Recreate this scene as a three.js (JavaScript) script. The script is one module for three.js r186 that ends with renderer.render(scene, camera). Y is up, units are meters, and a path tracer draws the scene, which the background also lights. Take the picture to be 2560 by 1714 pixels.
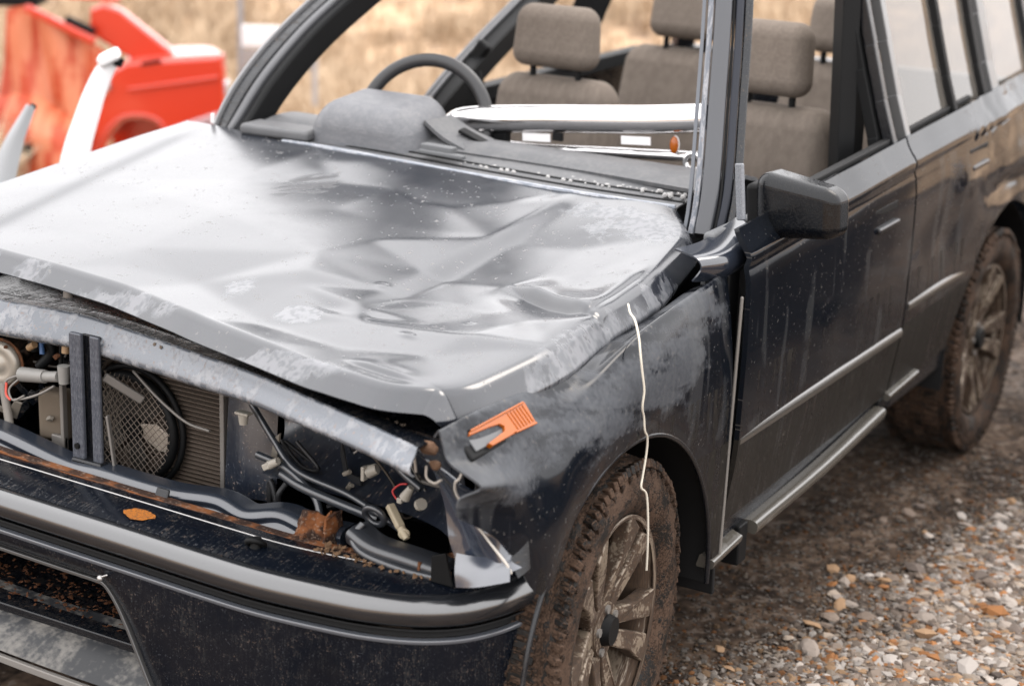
import * as THREE from 'three';
import { RoundedBoxGeometry } from 'three/addons/geometries/RoundedBoxGeometry.js';
import { mergeGeometries, mergeVertices } from 'three/addons/utils/BufferGeometryUtils.js';

const scene = new THREE.Scene();
const V = (x, y, z) => new THREE.Vector3(x, y, z);

// ---------- camera ----------
const camera = new THREE.PerspectiveCamera(20.75, 1024 / 685, 0.05, 400);
camera.position.set(2.409, 2.062, 3.209);
{
  const yaw = 0.5126, pitch = 0.2937, roll = 0.0353;
  const f = V(-Math.sin(yaw) * Math.cos(pitch), -Math.sin(pitch), -Math.cos(yaw) * Math.cos(pitch));
  const r0 = V(Math.cos(yaw), 0, -Math.sin(yaw)), u0 = r0.clone().cross(f);
  const r = r0.clone().multiplyScalar(Math.cos(roll)).addScaledVector(u0, Math.sin(roll));
  const u = u0.clone().multiplyScalar(Math.cos(roll)).addScaledVector(r0, -Math.sin(roll));
  camera.quaternion.setFromRotationMatrix(new THREE.Matrix4().makeBasis(r, u, f.clone().negate()));
}
camera.focus = 4.0; camera.userData.fStop = 2.4;

// ---------- noise ----------
function hash(x, y, s) { let h = (x * 374761393 + y * 668265263 + s * 974711) | 0; h = Math.imul(h ^ (h >>> 13), 1274126177); return ((h ^ (h >>> 16)) >>> 0) / 4294967295; }
function vn(x, y, s, p) {
  const xi = Math.floor(x), yi = Math.floor(y); let fx = x - xi, fy = y - yi;
  fx = fx * fx * (3 - 2 * fx); fy = fy * fy * (3 - 2 * fy);
  const m = (a) => p ? ((a % p) + p) % p : a;
  const x0 = m(xi), x1 = m(xi + 1), y0 = m(yi), y1 = m(yi + 1);
  const a = hash(x0, y0, s), b = hash(x1, y0, s), c = hash(x0, y1, s), d = hash(x1, y1, s);
  return a + (b - a) * fx + (c - a) * fy + (a - b - c + d) * fx * fy;
}
function fbm(x, y, s, o = 4, p = 0) { let v = 0, a = 0.5, n = 0; for (let i = 0; i < o; i++) { v += a * vn(x, y, s + i * 17, p); n += a; a *= 0.5; x *= 2; y *= 2; p *= 2; } return v / n; }
function rng(s) { return () => { s = (s + 0x6D2B79F5) | 0; let t = Math.imul(s ^ (s >>> 15), 1 | s); t = (t + Math.imul(t ^ (t >>> 7), 61 | t)) ^ t; return ((t ^ (t >>> 14)) >>> 0) / 4294967296; }; }
const sst = (a, b, x) => { const t = Math.min(1, Math.max(0, (x - a) / (b - a))); return t * t * (3 - 2 * t); };
const clamp = (x, a = 0, b = 1) => Math.min(b, Math.max(a, x));
const lerp = (a, b, t) => a + (b - a) * t;
function table(T, x) { if (x <= T[0][0]) return T[0][1]; for (let i = 1; i < T.length; i++) if (x <= T[i][0]) { const t = (x - T[i - 1][0]) / (T[i][0] - T[i - 1][0]); return lerp(T[i - 1][1], T[i][1], t); } return T[T.length - 1][1]; }
function stable(T, x) { let s = 0; for (const d of [-0.04, -0.02, 0, 0.02, 0.04]) s += table(T, x + d); return s / 5; }

// ---------- sky: even, bright overcast ----------
const SKY = 1.75;
{
  const w = 512, h = 256, d = new Float32Array(w * h * 4);
  for (let j = 0; j < h; j++) for (let i = 0; i < w; i++) {
    const el = (j + 0.5) / h * Math.PI - Math.PI / 2, az = i / w * Math.PI * 2, k = (j * w + i) * 4;
    let L;
    if (el < 0) { d[k] = 0.30; d[k + 1] = 0.27; d[k + 2] = 0.24; d[k + 3] = 1; continue; }
    const q = Math.cos(el) * 2.2;
    const c = fbm(10 + Math.cos(az) * q, 10 + Math.sin(az) * q, 5, 4);
    L = SKY * (0.86 + 0.16 * Math.sin(el)) * (0.9 + 0.2 * c);
    d[k] = L * 1.0; d[k + 1] = L * 0.985; d[k + 2] = L * 0.995; d[k + 3] = 1;
  }
  const t = new THREE.DataTexture(d, w, h, THREE.RGBAFormat, THREE.FloatType);
  t.mapping = THREE.EquirectangularReflectionMapping; t.minFilter = t.magFilter = THREE.LinearFilter; t.needsUpdate = true;
  scene.background = t; scene.environment = t;
}
const sun = new THREE.DirectionalLight(0xfff4e8, 0.65);
sun.position.set(3, 13, -8); sun.target.position.set(0, 0.5, -1);
sun.castShadow = true; sun.shadow.radius = 45; sun.shadow.mapSize.set(2048, 2048);
Object.assign(sun.shadow.camera, { left: -14, right: 14, top: 14, bottom: -14, near: 1, far: 60 });
scene.add(sun, sun.target);
const EXPOSURE = 2.25;

// ---------- naming ----------
const used = new Map();
function numbered(n) { const k = used.get(n) || 0; used.set(n, k + 1); return k ? n + '_' + String(k).padStart(3, '0') : n; }
function thing(name, label, category, pos = [0, 0, 0], group) { const o = new THREE.Group(); o.name = numbered(name); o.position.set(...pos); o.userData = { label, category }; if (group) o.userData.group = group; scene.add(o); return o; }
function mesh(name, g, m, parent, label) {
  if (Array.isArray(g)) { if (g.length > 1 && SPLIT.has(name)) { let o; for (const k of g) o = mesh(name, k, m, parent, label); return o; } g = merge(g); }
  const o = new THREE.Mesh(g, m); o.name = name; o.castShadow = o.receiveShadow = true; parent.add(o);
  if (label) o.userData.label = label;
  return o;
}
const SPLIT = new Set('inner_wing hose post torn_edge mud_clod drain_hole side_step sill step_bracket spoke side_bolster mounting_tab clamp lug_nut wiring plug tailgate_frame bulb_hole post_stay post_flange window_gap roof_edge dash_seam shell_rib bottle_bracket wiper_stub door_inner_plate lower_tube hose_end axle wing_crease lower_bracket rust_bracket seat_belt step_end screw lamp_clip'.split(' '));
function part(name, parent) { const o = new THREE.Group(); o.name = name; parent.add(o); return o; }

// ---------- geometry ----------
function merge(a) {
  a = a.map((g) => { g = g.index ? g.toNonIndexed() : g; for (const k of Object.keys(g.attributes)) if (!['position', 'normal', 'uv'].includes(k)) g.deleteAttribute(k); if (!g.attributes.uv) g.setAttribute('uv', new THREE.BufferAttribute(new Float32Array(g.attributes.position.count * 2), 2)); return g; });
  return a.length > 1 ? mergeGeometries(a) : a[0];
}
function rb(w, h, d, r = 0.005, seg = 2) { return new RoundedBoxGeometry(w, h, d, seg, Math.min(r, w / 2.01, h / 2.01, d / 2.01)); }
function at(g, x, y, z, rx = 0, ry = 0, rz = 0) { g.applyMatrix4(new THREE.Matrix4().compose(V(x, y, z), new THREE.Quaternion().setFromEuler(new THREE.Euler(rx, ry, rz, 'YXZ')), V(1, 1, 1))); return g; }
function box(x, y, z, w, h, d, r = 0.005, rx = 0, ry = 0, rz = 0) { return at(rb(w, h, d, r), x, y, z, rx, ry, rz); }
function tube(pts, r, n = 24, k = 8, closed = false) { return new THREE.TubeGeometry(new THREE.CatmullRomCurve3(pts.map((p) => V(...p)), closed, 'catmullrom', 0.5), n, r, k, closed); }
// a bar between two points
function bar(a, b, w, h, r = 0.004) {
  const A = V(...a), B = V(...b), L = A.distanceTo(B), g = rb(w, h, L, r);
  const z = B.clone().sub(A).normalize(), x = V(0, 1, 0).cross(z); if (x.length() < 0.01) x.set(1, 0, 0); x.normalize(); const y = z.clone().cross(x);
  g.applyMatrix4(new THREE.Matrix4().makeBasis(x, y, z).setPosition(A.add(B).multiplyScalar(0.5))); return g;
}
function cyl(a, b, r0, r1 = r0, k = 14) {
  const A = V(...a), B = V(...b), g = new THREE.CylinderGeometry(r1, r0, A.distanceTo(B), k);
  g.applyQuaternion(new THREE.Quaternion().setFromUnitVectors(V(0, 1, 0), B.clone().sub(A).normalize())); const m = A.add(B).multiplyScalar(0.5); g.translate(m.x, m.y, m.z); return g;
}
function gridGeo(P, nu, nv, uvf, flip) { // P: array of Vector3 (nv rows of nu)
  const pos = new Float32Array(nu * nv * 3), uv = new Float32Array(nu * nv * 2), idx = [];
  P.forEach((p, i) => { pos[i * 3] = p.x; pos[i * 3 + 1] = p.y; pos[i * 3 + 2] = p.z; const q = uvf(p); uv[i * 2] = q[0]; uv[i * 2 + 1] = q[1]; });
  for (let j = 0; j < nv - 1; j++) for (let i = 0; i < nu - 1; i++) { const a = j * nu + i, b = a + 1, c = a + nu, d = c + 1; flip ? idx.push(a, c, b, b, c, d) : idx.push(a, b, c, b, d, c); }
  const g = new THREE.BufferGeometry(); g.setAttribute('position', new THREE.BufferAttribute(pos, 3)); g.setAttribute('uv', new THREE.BufferAttribute(uv, 2)); g.setIndex(idx); g.computeVertexNormals(); return g;
}
const uvZY = (p) => [(p.z + 3.6) / 4.2, (p.y) / 1.4], uvXZ = (p) => [p.x, p.z], uvXY = (p) => [p.x, p.y], uvZYm = (p) => [p.z, p.y];
function solid(P, nu, nv, uvf, t, flip) { // sheet with thickness t behind it
  const g = gridGeo(P, nu, nv, uvf, flip); if (!t) return g;
  const N = g.attributes.normal, Q = P.map((p, i) => V(p.x - N.getX(i) * t, p.y - N.getY(i) * t, p.z - N.getZ(i) * t));
  const back = gridGeo(Q, nu, nv, uvf, !flip);
  const E = []; for (let i = 0; i < nu; i++) E.push(i); for (let j = 1; j < nv; j++) E.push(j * nu + nu - 1); for (let i = nu - 2; i >= 0; i--) E.push((nv - 1) * nu + i); for (let j = nv - 2; j >= 0; j--) E.push(j * nu);
  const R = []; for (const e of E) R.push(P[e]); for (const e of E) R.push(Q[e]);
  const rim = gridGeo(R, E.length, 2, uvf, !flip);
  return merge([g, back, rim]);
}
function cr(a, b, c, d, t) { return 0.5 * ((2 * b) + (-a + c) * t + (2 * a - 5 * b + 4 * c - d) * t * t + (-a + 3 * b - 3 * c + d) * t * t * t); }
// rows of control points -> smooth sheet
function patch(rows, sub, uvf, t = 0.003, flip = false, disp) {
  const nr = rows.length, nc = rows[0].length, nu = (nc - 1) * sub + 1, nv = (nr - 1) * sub + 1, P = [];
  const gp = (j, i) => rows[clamp(j, 0, nr - 1)][clamp(i, 0, nc - 1)];
  for (let j = 0; j < nv; j++) for (let i = 0; i < nu; i++) {
    const fj = Math.min(Math.floor(j / sub), nr - 2), fi = Math.min(Math.floor(i / sub), nc - 2), tj = j / sub - fj, ti = i / sub - fi, o = [];
    for (let k = 0; k < 3; k++) { const r = []; for (let m = -1; m < 3; m++) r.push(cr(gp(fj + m, fi - 1)[k], gp(fj + m, fi)[k], gp(fj + m, fi + 1)[k], gp(fj + m, fi + 2)[k], ti)); o.push(cr(...r, tj)); }
    const v = V(...o); if (disp) disp(v); P.push(v);
  }
  return solid(P, nu, nv, uvf, t, flip);
}
// 2-D profile [a (outwards), b (up)] swept along points; outwards = horizontal normal of the path
function sweep(prof, pts, uvScale = 1, cap = true, closedProf = true, n = 40) {
  const c = new THREE.CatmullRomCurve3(pts.map((p) => V(...p)), false, 'centripetal'); const F = [];
  for (let i = 0; i <= n; i++) { const p = c.getPoint(i / n), T = c.getTangent(i / n), s = T.clone().cross(V(0, 1, 0)).normalize(), u = s.clone().cross(T).normalize(); F.push([p, s, u, T]); }
  const pr = closedProf ? [...prof, prof[0]] : prof, m = pr.length, pos = [], uv = [], idx = [];
  F.forEach(([p, s, u], i) => pr.forEach(([a, b], k) => { const q = p.clone().addScaledVector(s, a).addScaledVector(u, b); pos.push(q.x, q.y, q.z); uv.push(i / n * uvScale * c.getLength(), k / m * 0.3); }));
  for (let i = 0; i < n; i++) for (let k = 0; k < m - 1; k++) { const a = i * m + k, b = a + 1, e = a + m, f = e + 1; idx.push(a, b, e, b, f, e); }
  let g = new THREE.BufferGeometry(); g.setAttribute('position', new THREE.Float32BufferAttribute(pos, 3)); g.setAttribute('uv', new THREE.Float32BufferAttribute(uv, 2)); g.setIndex(idx); g.computeVertexNormals();
  if (!cap) return g;
  const gs = [g];
  for (const [fi, fl] of [[0, 0], [n, 1]]) {
    const sh = THREE.ShapeUtils.triangulateShape(prof.map(([a, b]) => new THREE.Vector2(a, b)), []), [p, s, u] = F[fi], pp = [];
    for (const t of sh) for (const k of fl ? t : [t[0], t[2], t[1]]) { const q = p.clone().addScaledVector(s, prof[k][0]).addScaledVector(u, prof[k][1]); pp.push(q.x, q.y, q.z); }
    const cg = new THREE.BufferGeometry(); cg.setAttribute('position', new THREE.Float32BufferAttribute(pp, 3)); cg.computeVertexNormals(); gs.push(cg);
  }
  return merge(gs);
}
function roundProf(pts, r, k = 4) { // round the corners of a closed profile
  const o = [], n = pts.length;
  for (let i = 0; i < n; i++) {
    const p = pts[i], a = pts[(i + n - 1) % n], b = pts[(i + 1) % n], la = Math.hypot(a[0] - p[0], a[1] - p[1]), lb = Math.hypot(b[0] - p[0], b[1] - p[1]), q = Math.min(r, la * 0.45, lb * 0.45);
    const s = [p[0] + (a[0] - p[0]) / la * q, p[1] + (a[1] - p[1]) / la * q], e = [p[0] + (b[0] - p[0]) / lb * q, p[1] + (b[1] - p[1]) / lb * q];
    for (let j = 0; j <= k; j++) { const t = j / k; o.push([(1 - t) ** 2 * s[0] + 2 * t * (1 - t) * p[0] + t * t * e[0], (1 - t) ** 2 * s[1] + 2 * t * (1 - t) * p[1] + t * t * e[1]]); }
  }
  return o;
}
function extr(pts, depth, bevel = 0.003) { const s = new THREE.Shape(pts.map((p) => new THREE.Vector2(...p))); return new THREE.ExtrudeGeometry(s, { depth, bevelEnabled: bevel > 0, bevelSize: bevel, bevelThickness: bevel, bevelSegments: 2, curveSegments: 8 }); }

function lumpy(w, h, d, amp, seed) { const g = new RoundedBoxGeometry(w, h, d, 6, Math.min(w, h, d) * 0.2), p = g.attributes.position; for (let i = 0; i < p.count; i++) { const x = p.getX(i), y = p.getY(i), z = p.getZ(i), n = (k) => (fbm(x * 40 + k * 9 + 30, y * 40 + z * 31 + seed + 30, 900 + seed, 3) - 0.5) * amp * 2; p.setXYZ(i, x + n(1), y + n(2), z + n(3)); } g.computeVertexNormals(); return g; }

// ---------- textures ----------
function tex(w, h, fn, srgb = false, rep = true) {
  const d = new Uint8Array(w * h * 4);
  for (let j = 0; j < h; j++) for (let i = 0; i < w; i++) { const c = fn(i / w, j / h), k = (j * w + i) * 4; for (let m = 0; m < 3; m++) { let v = Array.isArray(c) ? c[m] : c; v = clamp(v); if (srgb) v = v <= 0.0031308 ? v * 12.92 : 1.055 * Math.pow(v, 1 / 2.4) - 0.055; d[k + m] = Math.round(v * 255); } d[k + 3] = 255; }
  const t = new THREE.DataTexture(d, w, h, THREE.RGBAFormat); t.wrapS = t.wrapT = rep ? THREE.RepeatWrapping : THREE.ClampToEdgeWrapping; t.magFilter = THREE.LinearFilter; t.minFilter = THREE.LinearMipmapLinearFilter; t.generateMipmaps = true; if (srgb) t.colorSpace = THREE.SRGBColorSpace; t.needsUpdate = true; return t;
}
const mix3 = (a, b, t) => [lerp(a[0], b[0], t), lerp(a[1], b[1], t), lerp(a[2], b[2], t)];
const std = (o) => o.metalness ? new THREE.MeshStandardMaterial(o) : new THREE.MeshPhysicalMaterial({ specularIntensity: o.roughness >= 0.7 ? 0.3 : 0.8, ...o }), phy = (o) => new THREE.MeshPhysicalMaterial(o);
const rgb = (r, g, b) => new THREE.Color().setRGB(r, g, b);
// ---------- materials ----------
const M = {};
function two(w, h, fn) { // one pass -> colour map and roughness map from the same marks
  const C = new Float32Array(w * h * 3), R = new Float32Array(w * h);
  for (let j = 0; j < h; j++) for (let i = 0; i < w; i++) { const [c, r] = fn(i / w, j / h), k = j * w + i; C[k * 3] = c[0]; C[k * 3 + 1] = c[1]; C[k * 3 + 2] = c[2]; R[k] = r; }
  const g = (u, v) => Math.min(h - 1, Math.round(v * h)) * w + Math.min(w - 1, Math.round(u * w));
  return (rep) => [tex(w, h, (u, v) => { const k = g(u, v) * 3; return [C[k], C[k + 1], C[k + 2]]; }, true, rep), tex(w, h, (u, v) => R[g(u, v)], false, rep)];
}
const NAVY = [0.014, 0.019, 0.030];
// body sides: navy paint, grey dust blotches, dried brown mud splashed low down
const SIDE = two(2048, 700, (u, v) => {
  const z = u * 4.2 - 3.6, y = v * 1.4;
  const blotch = fbm(z * 6, y * 7, 3, 4), streak = fbm(z * 90, y * 5 + 9, 8, 3), fine = fbm(z * 150, y * 150, 4, 3), run = fbm(z * 22, y * 2.0, 31, 3), wide = fbm(z * 2.3, y * 3, 33, 2);
  let c = [0.004, 0.005, 0.0075], r = 0.09;
  const wing = z > -0.47;
  const dust = sst(0.49, 0.66, blotch * 0.36 + fbm(z * 9 + y * 4, y * 46 - z * 8, 35, 3) * 0.26 + fine * 0.10 + wide * 0.28 + (wing ? lerp(-0.10, 0.09, sst(-0.05, 0.05, y - 0.87 + 0.16 * (wide - 0.5) + 0.10 * (blotch - 0.5))) : -0.12));
  c = mix3(c, mix3([0.060, 0.067, 0.078], [0.125, 0.132, 0.145], fine), dust * (wing ? 0.42 : 0.14)); r = lerp(r, 0.5, dust);
  const dry = sst(0.60, 0.68, run) * sst(0.46, 0.56, blotch + 0.1 * fine) * (wing ? 0.2 : 0.16);
  c = mix3(c, [0.085, 0.088, 0.09], dry); r = lerp(r, 0.55, dry);
  const lim = (y < 0.655 ? 0.22 : y < 0.80 ? 0.0 : -0.2) - (wing && z > 0.05 ? 0.2 : 0);
  const mud = sst(0.46, 0.74, streak * 0.5 + blotch * 0.3 + fine * 0.2 + lim);
  c = mix3(c, mix3([0.0042, 0.0035, 0.0027], [0.0105, 0.0085, 0.0062], fine), mud); r = lerp(r, 0.6, mud);
  const sp = sst(0.79, 0.82, fine); c = mix3(c, [0.10, 0.09, 0.08], sp * 0.5); r = lerp(r, 0.8, sp * 0.6);
  return [c, r];
})(false);
M.side = phy({ map: SIDE[0], roughnessMap: SIDE[1], roughness: 1, metalness: 0, ior: 1.42, specularIntensity: 0.6 });
// bonnet: weathered dark paint, clear coat flaking off in patches
const HOODB = [0.010, 0.012, 0.017];
const blobs = [[0.03, 0.165, 0.03, 0.05], [0.235, 0.235, 0.05, 0.04], [0.60, -0.60, 0.13, 0.09], [0.50, -0.66, 0.12, 0.05], [-0.45, 0.30, 0.05, 0.04], [0.82, 0.05, 0.05, 0.25], [0.82, -0.3, 0.05, 0.22], [-0.15, 0.34, 0.16, 0.03], [0.28, 0.47, 0.2, 0.03], [-0.6, 0.27, 0.04, 0.03]];
const HOOD = two(1536, 1024, (u, v) => {
  const x = u * 2.1 - 1.15, z = v * 1.5 - 0.9;
  const fine = fbm(x * 110, z * 110, 41, 4), mid = fbm(x * 30, z * 30, 43, 4), big = fbm(x * 5, z * 5, 45, 3);
  let c = mix3(HOODB, [0.016, 0.018, 0.023], big), r = 0.16 + 0.05 * mid;
  let w = 0; for (const [bx, bz, sx, sz] of blobs) w = Math.max(w, Math.exp(-(((x - bx) / sx) ** 2 + ((z - bz) / sz) ** 2)));
  const peel = sst(0.50, 0.60, mid * 0.5 + fine * 0.3 + w * 0.34) * sst(0.12, 0.4, w);
  c = mix3(c, mix3([0.12, 0.123, 0.132], [0.05, 0.055, 0.063], sst(0.4, 0.7, fine)), peel * 0.75); r = lerp(r, 0.34, peel);
  const sp = sst(0.75, 0.78, fine) * sst(0.5, 0.6, mid); c = mix3(c, [0.22, 0.21, 0.20], sp * 0.5); r = lerp(r, 0.8, sp);
  // scuffs in front of the windscreen
  const sc = Math.exp(-(((x + 0.29) / 0.05) ** 2 + ((z + 0.52) / 0.1) ** 2)), scr = sst(0.58, 0.66, fbm(x * 60 + z * 30, z * 20, 47, 3) + sc * 0.16) * sst(0.1, 0.4, sc);
  c = mix3(c, [0.012, 0.013, 0.016], scr * 0.9); r = lerp(r, 0.6, scr);
  return [c, r];
})(false);
M.hood = phy({ map: HOOD[0], roughnessMap: HOOD[1], roughness: 1, metalness: 0, ior: 1.7 });
// loose-uv (metres) weathered paint for beams, bumper, pillars
const PEEL = two(1024, 1024, (u, v) => {
  const P = 8, fine = fbm(u * P * 16, v * P * 16, 51, 4, P * 16), mid = fbm(u * P * 4, v * P * 4, 53, 4, P * 4);
  const peel = sst(0.51, 0.57, mid * 0.65 + fine * 0.35);
  let c = mix3([0.088, 0.097, 0.113], mix3([0.19, 0.194, 0.205], [0.13, 0.137, 0.15], sst(0.4, 0.65, fine)), peel);
  const rust = sst(0.76, 0.79, fine); c = mix3(c, [0.16, 0.09, 0.05], rust * 0.6);
  return [c, lerp(0.26, 0.6, peel)];
})(true);
for (const t of PEEL) t.repeat.set(1.6, 1.6);
M.peel = phy({ map: PEEL[0], roughnessMap: PEEL[1], roughness: 1, metalness: 0.1, ior: 1.6 });
const GRIME = two(1024, 1024, (u, v) => {
  const P = 8, fine = fbm(u * P * 24, v * P * 24, 61, 4, P * 24), mid = fbm(u * P * 3, v * P * 3, 63, 5, P * 3), st = fbm(u * P * 26, v * P * 3, 64, 3, P * 3);
  const d = sst(0.42, 0.78, mid * 0.36 + fine * 0.34 + st * 0.30);
  let c = mix3([0.0035, 0.0044, 0.0065], [0.0125, 0.0125, 0.0125], d);
  const r2 = sst(0.70, 0.76, fine) * sst(0.5, 0.62, mid); c = mix3(c, [0.12, 0.062, 0.03], r2 * 0.6);
  const sp = sst(0.75, 0.78, fine); c = mix3(c, [0.07, 0.068, 0.066], sp * 0.5);
  return [c, lerp(0.24, 0.62, d)];
})(true);
for (const t of GRIME) t.repeat.set(1.4, 1.4);
M.grime = phy({ map: GRIME[0], roughnessMap: GRIME[1], roughness: 1, metalness: 0, ior: 1.5, specularIntensity: 0.75 });
M.bumper = phy({ map: GRIME[0], roughnessMap: GRIME[1], roughness: 0.7, metalness: 0, ior: 1.5, specularIntensity: 0.7, color: rgb(0.85, 0.95, 1.1) });
M.roll = phy({ color: rgb(0.010, 0.011, 0.013), roughness: 0.2, metalness: 0, ior: 2.0 });
M.bay = phy({ map: GRIME[0], roughnessMap: GRIME[1], roughness: 0.9, color: rgb(1.0, 1.1, 1.25), specularIntensity: 1.0 });
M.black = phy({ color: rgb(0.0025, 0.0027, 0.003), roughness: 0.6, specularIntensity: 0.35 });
M.rubber = phy({ color: rgb(0.004, 0.004, 0.0043), roughness: 0.7, specularIntensity: 0.5 });
const RUST = tex(512, 512, (u, v) => { const f = fbm(u * 64, v * 64, 71, 4, 64), m = fbm(u * 12, v * 12, 73, 3, 12); return mix3(mix3([0.025, 0.014, 0.010], [0.13, 0.048, 0.018], sst(0.35, 0.65, m)), [0.18, 0.13, 0.10], sst(0.62, 0.75, f) * 0.6); }, true);
RUST.repeat.set(4, 4);
M.rust = std({ map: RUST, roughness: 0.9 });
M.metal = std({ color: rgb(0.36, 0.35, 0.34), roughness: 0.4, metalness: 0.8 });
M.dullmetal = std({ color: rgb(0.17, 0.158, 0.145), roughness: 0.6, metalness: 0.5 });
M.chrome = std({ color: rgb(0.62, 0.61, 0.61), roughness: 0.10, metalness: 1 });
const MUD = two(1024, 1024, (u, v) => {
  const f = fbm(u * 128, v * 128, 81, 4, 128), m = fbm(u * 20, v * 20, 83, 4, 20), b = fbm(u * 6, v * 6, 85, 3, 6);
  const k = sst(0.38, 0.52, m * 0.5 + f * 0.3 + b * 0.2);
  let c = mix3([0.008, 0.0075, 0.007], mix3([0.016, 0.0092, 0.0056], [0.060, 0.037, 0.025], sst(0.35, 0.65, f * 0.6 + b * 0.4)), k);
  return [c, lerp(0.5, 0.85, k)];
})(true);
M.tyre = std({ map: MUD[0], roughnessMap: MUD[1], roughness: 1, bumpMap: MUD[1], bumpScale: 0.003 });
const ALLOY = two(1024, 1024, (u, v) => {
  const f = fbm(u * 100, v * 100, 91, 4, 100), m = fbm(u * 14, v * 14, 93, 4, 14);
  const k = sst(0.34, 0.50, m * 0.65 + f * 0.35);
  return [mix3([0.17, 0.135, 0.10], mix3([0.016, 0.0095, 0.006], [0.070, 0.041, 0.023], f), k), lerp(0.35, 0.9, k)];
})(true);
M.alloy = std({ map: ALLOY[0], roughnessMap: ALLOY[1], roughness: 1, metalness: 0.25 });
M.plasticgrey = std({ color: rgb(0.09, 0.093, 0.097), roughness: 0.6 });
const DASH = tex(512, 512, (u, v) => { const f = fbm(u * 60, v * 60, 101, 4, 60), m = fbm(u * 9, v * 9, 103, 3, 9); return mix3([0.066, 0.068, 0.072], [0.092, 0.092, 0.094], sst(0.3, 0.75, m * 0.5 + f * 0.5)); }, true);
DASH.repeat.set(2, 2);
M.dash = std({ map: DASH, roughness: 0.55 });
const CLOTH = tex(512, 512, (u, v) => { const f = fbm(u * 128, v * 128, 111, 3, 128), m = fbm(u * 10, v * 10, 113, 4, 10); const w = 0.5 + 0.5 * Math.sin(u * 512 * 0.8) * Math.sin(v * 512 * 0.8); return mix3([0.085, 0.070, 0.059], [0.185, 0.155, 0.130], clamp(f * 0.4 + m * 0.5 + w * 0.1)); }, true);
CLOTH.repeat.set(3, 3);
M.cloth = phy({ map: CLOTH, roughness: 0.95, specularIntensity: 0.3, sheen: 0.25, sheenRoughness: 0.6, sheenColor: rgb(0.3, 0.26, 0.22) });
M.amber = phy({ color: rgb(0.27, 0.062, 0.001), roughness: 0.15, ior: 1.5 });
M.glass = phy({ color: rgb(0.24, 0.22, 0.195), roughness: 0.05, transmission: 0.7, thickness: 0, ior: 1.3 });
M.white = std({ color: rgb(0.62, 0.61, 0.61), roughness: 0.45 });
M.cream = std({ color: rgb(0.62, 0.57, 0.48), roughness: 0.5 });
M.torn = std({ color: rgb(0.42, 0.39, 0.35), roughness: 0.6 });
// =====================================================================
//  THE CAR.  x = its left, y = up, z = forwards, front axle at z = 0
// =====================================================================
const car = thing('wrecked_car', 'black dented off-road car with no windscreen, grille or headlights, filling the picture', 'car');

// ---- bonnet ----
const ZF = [[-1.1, 0.19], [-0.584, 0.239], [-0.369, 0.261], [-0.157, 0.292], [0.067, 0.352], [0.275, 0.408], [0.467, 0.46], [0.629, 0.482], [0.72, 0.47], [0.9, 0.45]];
const XL = [[-0.85, 0.56], [-0.784, 0.575], [-0.60, 0.70], [-0.314, 0.75], [-0.048, 0.752], [0.174, 0.775], [0.35, 0.745], [0.5, 0.715]];
const ZR = [[-1, -0.86], [-0.9, -0.86], [-0.586, -0.803], [0.046, -0.763], [0.335, -0.75], [0.8, -0.775]];
const RB = [[-0.75, -0.82], [-0.5, -0.77], [-0.386, -0.66], [-0.226, -0.55], [-0.107, -0.555], [0.008, -0.50], [0.098, -0.49], [0.24, -0.60], [0.36, -0.72], [0.8, -0.78]];
const G = (x, z, cx, cz, sx, sz, rot, h) => { const c = Math.cos(rot), s = Math.sin(rot), dx = x - cx, dz = z - cz, a = (dx * c + dz * s) / sx, b = (-dx * s + dz * c) / sz; return h * Math.exp(-a * a - b * b); };
// step or ridge along a line a->b; returns signed distance (left positive) and a fade along and across
function ln(x, z, a, b, L, e = 0.08) { const dx = b[0] - a[0], dz = b[1] - a[1], l = Math.hypot(dx, dz), t = ((x - a[0]) * dx + (z - a[1]) * dz) / l, d = ((x - a[0]) * dz - (z - a[1]) * dx) / l; const f = sst(-e, e, t) * (1 - sst(l - e, l + e, t)) * Math.exp(-((d / L) ** 2)); return [d, f, t / l]; }
function step(x, z, a, b, w, h, L, e) { const [d, f] = ln(x, z, a, b, L, e); return h * Math.tanh(d / w) * f; }
function ridge(x, z, a, b, w, h, e) { const [d, f] = ln(x, z, a, b, 1e3, e); return h * f / (1 + (d / w) ** 2); }
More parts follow.
